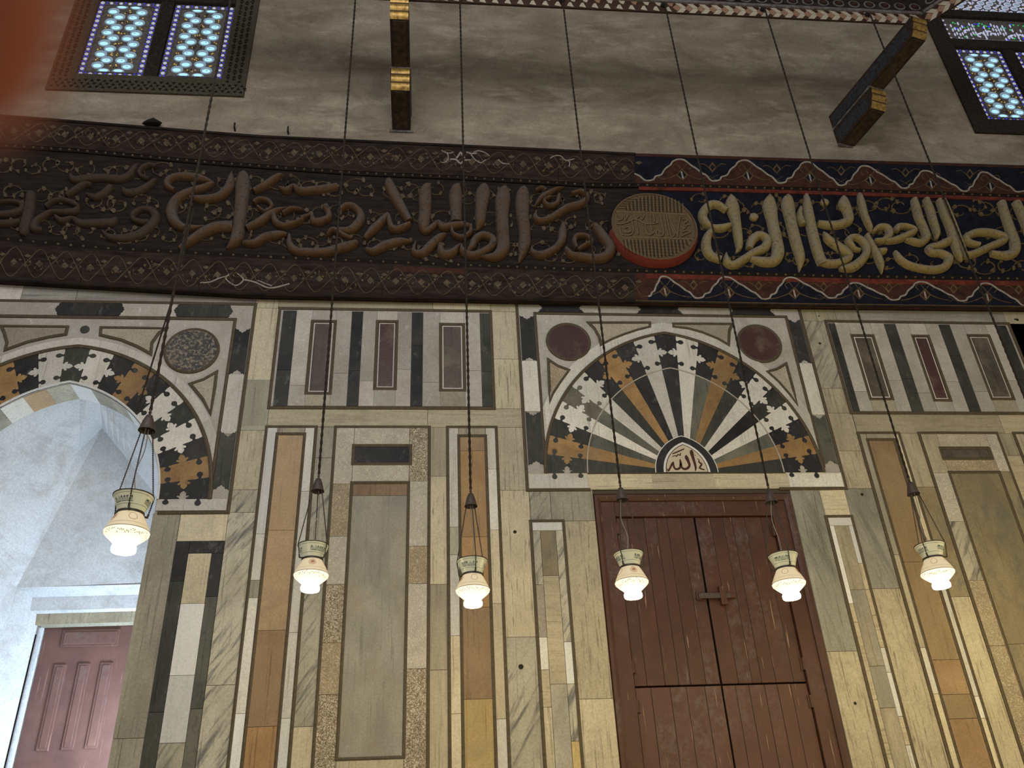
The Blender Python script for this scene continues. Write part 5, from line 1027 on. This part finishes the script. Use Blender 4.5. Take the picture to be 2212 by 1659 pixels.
for pts in ([(330, 770), (430, 775), (560, 735), (660, 690), (760, 720), (860, 770), (1000, 770), (1090, 750)], [(330, 600), (360, 700), (440, 690), (460, 620)], [(480, 610), (500, 700), (540, 640), (560, 610)], [(690, 700), (720, 850), (730, 960)], [(620, 720), (650, 880), (600, 970), (480, 980)], [(480, 850), (560, 830), (600, 900), (520, 930), (470, 890)],
            [(860, 780), (880, 930), (940, 970), (1020, 930)], [(950, 600), (960, 700), (960, 800), (990, 880)], [(1010, 610), (1030, 740)], [(1130, 610), (1170, 800), (1190, 950), (1130, 1000), (1060, 960), (1080, 880), (1130, 930)], [(1200, 610), (1240, 850), (1280, 980)], [(1240, 620), (1290, 850), (1330, 1000), (1390, 950), (1350, 860)], [(1290, 640), (1380, 850), (1440, 960)], [(1490, 640), (1460, 800), (1440, 1010)],
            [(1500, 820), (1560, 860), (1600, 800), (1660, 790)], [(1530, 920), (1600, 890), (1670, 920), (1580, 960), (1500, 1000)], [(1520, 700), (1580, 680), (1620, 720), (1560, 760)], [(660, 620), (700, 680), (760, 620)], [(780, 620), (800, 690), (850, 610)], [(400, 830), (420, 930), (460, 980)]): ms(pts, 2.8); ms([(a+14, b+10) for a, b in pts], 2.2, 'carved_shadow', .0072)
m.build('carved_words', MR)

# ------------------------------------------------------------------ brackets and the beam the lamps hang from
def PZ(u, v, z):
    q = ray(u, v); t = (z-EYE)/q.z; return Vector((q.x*t, -DIST+t, z))
def bracket(label, x, ang, L1, L2):
    t = thing('wooden_bracket', label, 'bracket', (x, 0, 10.27), 'painted brackets under the beam')
    dx, dy = math.sin(ang), -math.cos(ang); sx, sy = math.cos(ang), math.sin(ang)     # out from the wall, and sideways
    def pt(a, s, z): return (x+dx*a+sx*s, dy*a+sy*s, z)
    def bx(m, a0, a1, s0, s1, z0, z1, mat):
        k = len(m.v); m.v += [pt(a0, s0, z0), pt(a1, s0, z0), pt(a1, s1, z0), pt(a0, s1, z0), pt(a0, s0, z1), pt(a1, s0, z1), pt(a1, s1, z1), pt(a0, s1, z1)]
        for q in ([0, 3, 2, 1], [4, 5, 6, 7], [0, 1, 5, 4], [1, 2, 6, 5], [2, 3, 7, 6], [3, 0, 4, 7]): m.face([k+i for i in q], mat, .4)
    for nm, z0, z1, L, w in (('lower_arm', 10.27, 10.55, L1, .115), ('upper_arm', 10.575, 10.84, L2, .108)):
        m = MB(); a0 = 0.0 if ang == 0 else -.03
        bx(m, a0, L, -w, w, z0, z1, 'bracket_wood'); bx(m, .03, L-.02, -w*.72, w*.72, z0-.004, z0+.01, 'bracket_flower')
        for s in (-1, 1): bx(m, .02, L-.03, s*w-.004, s*w+.004, z0+.045, z1-.05, 'bracket_blue')
        o = m.build(nm, t, bevel=.004)
        m = MB(); n = 26; prof = [(L, z0)]
        for i in range(n+1):
            f = i/n; prof.append((L+.10*math.sin(f*math.pi*.5)+.012*abs(math.sin(f*math.pi*3)), z0+(z1-z0)*f))
        prof.append((L, z1)); k = len(m.v)
        for s in (-w*.98, w*.98): m.v += [pt(a, s, z) for a, z in prof]
        q = len(prof)
        for i in range(q-1): m.face([k+i, k+i+1, k+q+i+1, k+q+i], 'nose_groove' if i in (8, 9, 17, 18) or i < 1 else 'gilt', .5)
        m.face([k+i for i in range(q)], 'bracket_wood', .5); m.face([k+q+i for i in reversed(range(q))], 'bracket_wood', .5)
        g = m.build('gilded_nose', o); g['label'] = 'gilded ribbed nose'
        for i in range(3):
            pass
    m = MB(); bx(m, -.01, L1+.10, -.128, .128, 10.55, 10.575, 'beam_lilac'); m.build('spacer_board', t)
    m = MB(); bx(m, 0.0, .02, -.15, .15, 10.235, 10.27, 'beam_lilac'); m.build('seat_board', t)
    return t
bracket('dark painted bracket with gilt noses standing straight out above the frieze, left', -.358, 0.0, .65, 1.42)
bracket('dark painted bracket with gilt noses slanting to the right, beside the right window', 5.60, .245, .65, 1.53)
BZ = 10.84
def beam(label, p0, p1, flipdark):
    p0, p1 = Vector(p0), Vector(p1); L = (p1-p0).length; d = (p1-p0)/L; out = Vector((d.y, -d.x, 0))
    t = thing('tie_beam', label, 'beam', tuple((p0+p1)/2), 'painted beams of the lamp ring')
    def bx(m, a0, a1, o0, o1, z0, z1, mat, r=.4):
        k = len(m.v)
        for z in (z0, z1):
            for a, o_ in ((a0, o0), (a1, o0), (a1, o1), (a0, o1)): q = p0+d*a+out*o_; m.v.append((q.x, q.y, z))
        for q in ([0, 3, 2, 1], [4, 5, 6, 7], [0, 1, 5, 4], [1, 2, 6, 5], [2, 3, 7, 6], [3, 0, 4, 7]): m.face([k+i for i in q], mat, r)
    def fl(m, pts, o_, mat, r):
        k = len(m.v)
        for oo in (o_, 0):
            for a, z in pts: q = p0+d*a+out*oo; m.v.append((q.x, q.y, z))
        n = len(pts); m.face([k+i for i in range(n)], mat, r)
        for i in range(n): m.face([k+i, k+(i+1) % n, k+n+(i+1) % n, k+n+i], mat, r)
    m = MB(); bx(m, 0, L, -.02, 0, BZ, BZ+.62, 'bracket_wood'); bx(m, 0, L, -.16, -.02, BZ+.25, BZ+.62, 'bracket_wood'); m.build('beam_core', t)
    h = .175; m = MB(); mg = MB(); a = .02; i = 0; per = .150
    while a < L-.02:
        light_ = a > flipdark
        w = per*.94
        if light_:
            fl(m, [(a, BZ+.005), (a+w*.55, BZ+.005), (a+w, BZ+h*.5), (a+w*.45, BZ+h*.5)], .008, 'tile_white', i*.37 % 1); fl(m, [(a, BZ+h), (a+w*.5, BZ+h), (a+w, BZ+h*.52), (a+w*.5, BZ+h*.52)], .008, 'tile_white', i*.53 % 1)
            fl(m, [(a-w*.30, BZ+h*.5), (a+w*.08, BZ+h*.16), (a+w*.44, BZ+h*.5), (a+w*.08, BZ+h*.84)], .010, 'tile_pink', i*.71 % 1)
        else:
            fl(m, [(a+w*.05, BZ+h*.16), (a+w*.62, BZ+h*.06), (a+w*.44, BZ+h*.58), (a+w*.25, BZ+h*.52)], .008, 'tile_white', i*.37 % 1); fl(m, [(a+w*.35, BZ+h*.98), (a+w*.92, BZ+h*.98), (a+w*.75, BZ+h*.62), (a+w*.5, BZ+h*.72)], .008, 'tile_white' if i % 3 else 'tile_pink', i*.53 % 1)
        a += per; i += 1
    bx(m, 0, L, 0, .004, BZ, BZ+h, 'tile_brown'); m.build('chequered_band', t)
    m = MB(); bx(m, 0, L, 0, .03, BZ+h, BZ+h+.045, 'beam_lilac'); bx(m, 0, L, 0, .012, BZ+h+.045, BZ+.60, 'old_wood_dust'); a = .05
    while a < L-.1:
        for r, mt, oo in ((.075, 'beam_lilac', .020), (.052, 'old_wood', .024), (.03, 'paint_red_brown', .028)):
            fl(m, [(a+.08+r*math.cos(q), BZ+h+.145+r*math.sin(q)*.9) for q in [2*math.pi*j/14 for j in range(14)]], oo, mt, .5)
        a += .20
    m.build('carved_band', t); return t
BX0, BX1, BY = -1.25, 6.14, -1.49
pc = PZ(2112, -18, BZ); dirc = (pc-Vector((BX1, BY, BZ))); dirc.z = 0; dirc.normalize()
beam('long painted beam with a chequered white and red edge along the top, parallel to the wall', (BX0, BY, BZ), (BX1, BY, BZ), 2.90-BX0)
beam('short painted beam turning away over the right bracket toward the window', (BX1+.02, BY-.03, BZ), tuple(Vector((BX1+.02, BY-.03, BZ))+dirc*2.4), 0.0)
beam('painted beam turning away beyond the left bracket', (BX0-1.55, -3.2, BZ), (BX0-.03, BY-.03, BZ), 9.0)

# ------------------------------------------------------------------ hanging lamps
PROF = [(.066, 0), (.069, .006), (.070, .024), (.063, .040), (.0625, .050), (.075, .058), (.104, .083), (.126, .105), (.1295, .117), (.124, .134), (.104, .178), (.082, .219), (.0745, .231), (.073, .240), (.077, .252), (.097, .305), (.116, .348)]
def prof_r(z):
    for (r0, z0), (r1, z1) in zip(PROF, PROF[1:]):
        if z0 <= z <= z1: return r0+(r1-r0)*(z-z0)/(z1-z0+1e-9)
    return PROF[-1][0]
def chainpts(p, q, n):
    p, q = Vector(p), Vector(q); return [p.lerp(q, i/n) for i in range(n+1)]
LG = 'glass lamps hanging from the beam'
def make_lamp(x, y, z, label, rot=0.0):
    t = thing('hanging_lamp', label, 'lamp', (x, y, z), LG)
    c = (x, y, z)
    m = MB(); m.lathe([p for p in PROF if p[1] <= .050], c, 'lamp_glass_foot', 40, capb=True); m.build('lamp_foot', t, smooth=True)
    m = MB(); m.lathe([p for p in PROF if .050 <= p[1] <= .117], c, 'lamp_glass_belly', 40); m.lathe([p for p in PROF if .117 <= p[1] <= .231], c, 'lamp_glass_shoulder', 40); body = m.build('glass_body', t, smooth=True)
    m = MB(); nk = [p for p in PROF if p[1] >= .231]; m.lathe(nk+[(.113, .346), (.074, .252), (.07, .240)], c, 'lamp_glass_neck', 40); neck = m.build('glass_neck', t, smooth=True)
    m = MB(); m.lathe([(.115, .346), (.119, .347), (.119, .352), (.113, .352)], c, 'iron', 40); m.build('rim', neck, smooth=True)
    m = MB(); m.lathe([(.073, .230), (.080, .230), (.080, .244), (.075, .246)], c, 'iron', 32)
    for k in range(3):
        a = rot+k*2*math.pi/3+.5; m.tube([(x+.078*math.cos(a), y+.078*math.sin(a), z+.240), (x+.104*math.cos(a), y+.104*math.sin(a), z+.240), (x+.108*math.cos(a), y+.108*math.sin(a), z+.262)], .007, 'iron', 8)
    m.build('collar_ring', t, smooth=True)
    rr = random.Random(5); m = MB()
    def mark(a0, z0, a1, z1, w, mat, e=.0012):
        p = [];
        for a, zz, s in ((a0, z0, -1), (a1, z1, -1), (a1, z1, 1), (a0, z0, 1)):
            da, dz = (a1-a0), (z1-z0); l = math.hypot(da*.1, dz)+1e-9; aa = a-s*w*dz/l/.1; z2 = zz+s*w*da*.1/l; r = prof_r(max(0, min(.348, z2)))+e; p.append((x+r*math.cos(aa), y+r*math.sin(aa), z+z2))
        k = len(m.v); m.v += p; m.face([k, k+1, k+2, k+3], mat)
    def ringmark(zz, w, mat):
        for i in range(36): mark(i*math.pi/18, zz, (i+1)*math.pi/18, zz, w, mat)
    for zz in (.272, .334): ringmark(zz, .0008, 'ink_blue')
    for s in range(3):                                          # lettered panels round the neck
        a0 = rot+s*2.094; a = a0-.62
        while a < a0+.62:
            k = rr.random(); h = rr.uniform(.012, .034)
            mark(a, .284, a+.02, .284+h, .0015, 'ink_blue')
            if k < .6: mark(a, .284, a+.10, .286, .0015, 'ink_blue')
            if k > .5: mark(a+.02, .306, a+.08, .316, .0015, 'ink_blue'); mark(a+.08, .316, a+.09, .300, .0015, 'ink_blue')
            a += .085
    m.build('painted_lettering', neck)
    m = MB()
    for s in range(5):                                          # red rosettes on the shoulder
        a0 = rot+s*2*math.pi/5; n = 16
        for i in range(n):
            u0, u1 = 2*math.pi*i/n, 2*math.pi*(i+.62)/n
            for rr_ in (.026, .018) if s % 2 else (.025,):
                mark(a0+rr_/.1*math.cos(u0), .192+rr_*math.sin(u0), a0+rr_/.1*math.cos(u1), .192+rr_*math.sin(u1), .0019, 'ink_red')
        if s % 2:
            for i in range(6): mark(a0-.1+i*.04, .182, a0-.08+i*.04, .204, .0016, 'ink_red')
    ringmark(.148, .0006, 'ink_green'); ringmark(.121, .0015, 'ink_blue')
    for i in range(74):
        a = i*2*math.pi/74; zz = .088+.020*rr.random(); mark(a, zz, a+.05, zz+rr.uniform(-.012, .012), .0016, 'ink_green')
    m.build('painted_ornament', body)
    zc = .80
    m = MB(); m.lathe([(.052, 0), (.050, .006), (.044, .03), (.034, .07), (.020, .108), (.012, .112)], (x, y, z+zc), 'bell_bronze', 24, capt=True); m.lathe([(.047, .004), (.030, .07), (.012, .10)], (x, y, z+zc), 'iron', 24); m.tube(chainpts((x, y, z+zc+.105), (x, y, z+zc+.16), 6), [.006, .011, .006, .011, .006, .010, .007], 'iron', 8)
    m.build('bell_cap', t, smooth=True)
    for k in range(3):
        a = rot+k*2*math.pi/3+.5; n = 64; m = MB(); p0 = (x+.040*math.cos(a), y+.040*math.sin(a), z+zc+.004); p1 = (x+.122*math.cos(a), y+.122*math.sin(a), z+.350); p2 = (x+.108*math.cos(a), y+.108*math.sin(a), z+.262)
        m.tube(chainpts(p0, p1, n)+chainpts(p1, p2, 12)[1:], [(.0028 if i % 2 else .0056) for i in range(n+13)], 'iron', 6); m.build('chain', t)
    m = MB(); m.tube(catmull([(x+.01, y, z+zc+.01), (x+.018, y-.02, z+.65), (x-.015, y-.01, z+.50), (x+.01, y, z+.36)], 8), .0034, 'wire_grey', 6); m.build('wire', t)
    light('POINT', 'lamp_light', (x, y, z-.035), LAMP_E, LAMPC, .05)
    return t
def copy_tree(o, parent=None):
    c = o.copy(); COL.objects.link(c)
    if parent: c.parent = parent
    for ch in list(o.children):
        copy_tree(ch, c)
    return c
LAMP_E = 9.0
def at_depth(u, v, y): q = ray(u, v)*y; return (q.x, y-DIST, q.z+EYE)
def hang(root, ztop, hook=True):
    x, y, z = root.location; m = MB(); n = int((ztop-z-.95)/.035)
    m.tube(chainpts((x, y, z+.955), (x, y, ztop), n), [(.0078 if i % 2 else .0122) for i in range(n+1)], 'cable_dark', 6); m.build('hanging_chain', root)
    if hook:
        m = MB(); m.tube([(x, y, ztop-.02), (x, y+.04, ztop+.03), (x, y+.075, ztop+.03)], .012, 'nail', 8); m.disc(x, ztop+.03, .034, -(y+.055), -(y+.03), 'nail', 14); m.build('hook', root)
LY = DIST+BY-.07
p = at_depth(267, 1186, 5.05)
L1 = make_lamp(p[0], p[1], 3.515, 'nearest and largest looking glass lamp, hanging in front of the white arched niche', 0.2)
hang(L1, 10.9, False)
m = MB(); a = at_depth(374, 640, 5.05); b = at_depth(296, 888, 5.05); m.tube([(p[0]+.02, p[1]+.02, 6.2), a, b], .006, 'cable_dark', 6); m.build('loose_wire', L1)
for (u, v, lab, rz) in ((669.5, 1276, 'lit glass lamp with red rosettes hanging just left of the large grey green panel', .9), (1022, 1309, 'lit glass lamp hanging in front of the dark orange and ochre panel', 2.1), (1368.5, 1291, 'lit glass lamp hanging in front of the left half of the maroon door', 3.3), (1711, 1293, 'lit glass lamp hanging at the right edge of the maroon door', 4.0), (2035, 1269, 'lit glass lamp hanging before the ochre brown panel right of the door', 5.2)):
    q = at_depth(u, v, LY); r = L1.copy(); COL.objects.link(r)
    for ch in list(L1.children):
        if ch.name.split('.')[0] in ('hanging_chain', 'loose_wire', 'hook'): continue
        c_ = copy_tree(ch, r)
    r.location = (q[0], q[1], q[2]); r.rotation_euler = (0, 0, rz); r['label'] = lab
    light('POINT', 'lamp_light', (q[0], q[1], q[2]-.035), LAMP_E, LAMPC, .05)
    rt = r; r.rotation_euler = (0, 0, 0)
    for ch in r.children: ch.matrix_local = Matrix.Rotation(rz, 4, 'Z') @ ch.matrix_local
    hang(r, BZ+.08)
q = at_depth(1885, 44, LY)
t = thing('lamp_chain', 'long dark chain at the right whose lamp hangs out of the picture', 'chain', (q[0], q[1], 4.4))
m = MB(); n = 180; m.tube(chainpts((q[0], q[1], 4.4), (q[0], q[1], BZ+.08), n), [(.0078 if i % 2 else .0122) for i in range(n+1)], 'cable_dark', 6); m.build('hanging_chain', t)
m = MB(); m.tube([(q[0], q[1], BZ+.06), (q[0], q[1]+.04, BZ+.11), (q[0], q[1]+.075, BZ+.11)], .012, 'nail', 8); m.disc(q[0], BZ+.11, .034, -(q[1]+.055), -(q[1]+.03), 'nail', 14); m.build('hook', t)

# ------------------------------------------------------------------ small things on the walls
for u, v, dx, dz in ((508, 283, 0, .07), (623, 290, 0, .06)):
    (x, z) = XZ(u, v); m = MB(); m.tube([(x, .01, z), (x, -.06, z), (x+dx, -.07, z+dz)], .011, 'nail', 6); o = m.build('nail'); tag(o, 'bent iron nail standing above the left end of the frieze, %s' % ('left one of two' if u < 550 else 'right one of two'), 'nail', 'nails above the frieze')
(x, z) = XZ(330, 262, .05); rr = random.Random(8); m = MB(); n = 18; k = len(m.v); rows = [(1, 0), (.86, .30), (.55, .62), (.22, .92), (.02, 1.0)]
for f, h in rows:
    for q in range(n): a = 2*math.pi*q/n; g = rr.uniform(.82, 1.18); m.v.append((x+.12*f*g*math.cos(a), -.055+.05*f*g*math.sin(a), z-.06+.11*h*rr.uniform(.9, 1.1)))
for i in range(len(rows)-1):
    for q in range(n): m.face([k+i*n+q, k+i*n+(q+1) % n, k+(i+1)*n+(q+1) % n, k+(i+1)*n+q], 'old_wood', .5)
m.face([k+q for q in range(n)], 'old_wood', .5)
o = m.build('mud_lump', smooth=True); tag(o, 'dark brown lump of mud on top of the frieze below the left window', 'mud')
# ------------------------------------------------------------------ the fingertip of the person holding the camera
CAMP = Vector((0, -DIST, EYE))
def near(u, v, dep): return CAMP+(RT*((u-IW/2)/FPX)-UP*((v-IH/2)/FPX)+FW)*dep
flat('skin', (0.33, 0.062, 0.026), 0.55, var=.05); flat('finger_nail', (0.68, 0.36, 0.26), 0.35, var=.05)
dep = .040
ax = [near(-500, -1900, dep), near(-360, -1000, dep), near(-275, -420, dep), near(-255, -150, dep), near(-265, 60, dep), near(-275, 190, dep), near(-282, 270, dep), near(-285, 300, dep)]
rd = [.0092, .0086, .0084, .0080, .0074, .0062, .0038, .0006]
q = catmull([(a.x, a.y, a.z, r) for a, r in zip(ax, rd)], 5)
m = MB(); m.tube([a[:3] for a in q], [a[3] for a in q], 'skin', 20); o = m.build('person', smooth=True); tag(o, 'out of focus fingertip of the person taking the photo, at the upper left edge', 'person')
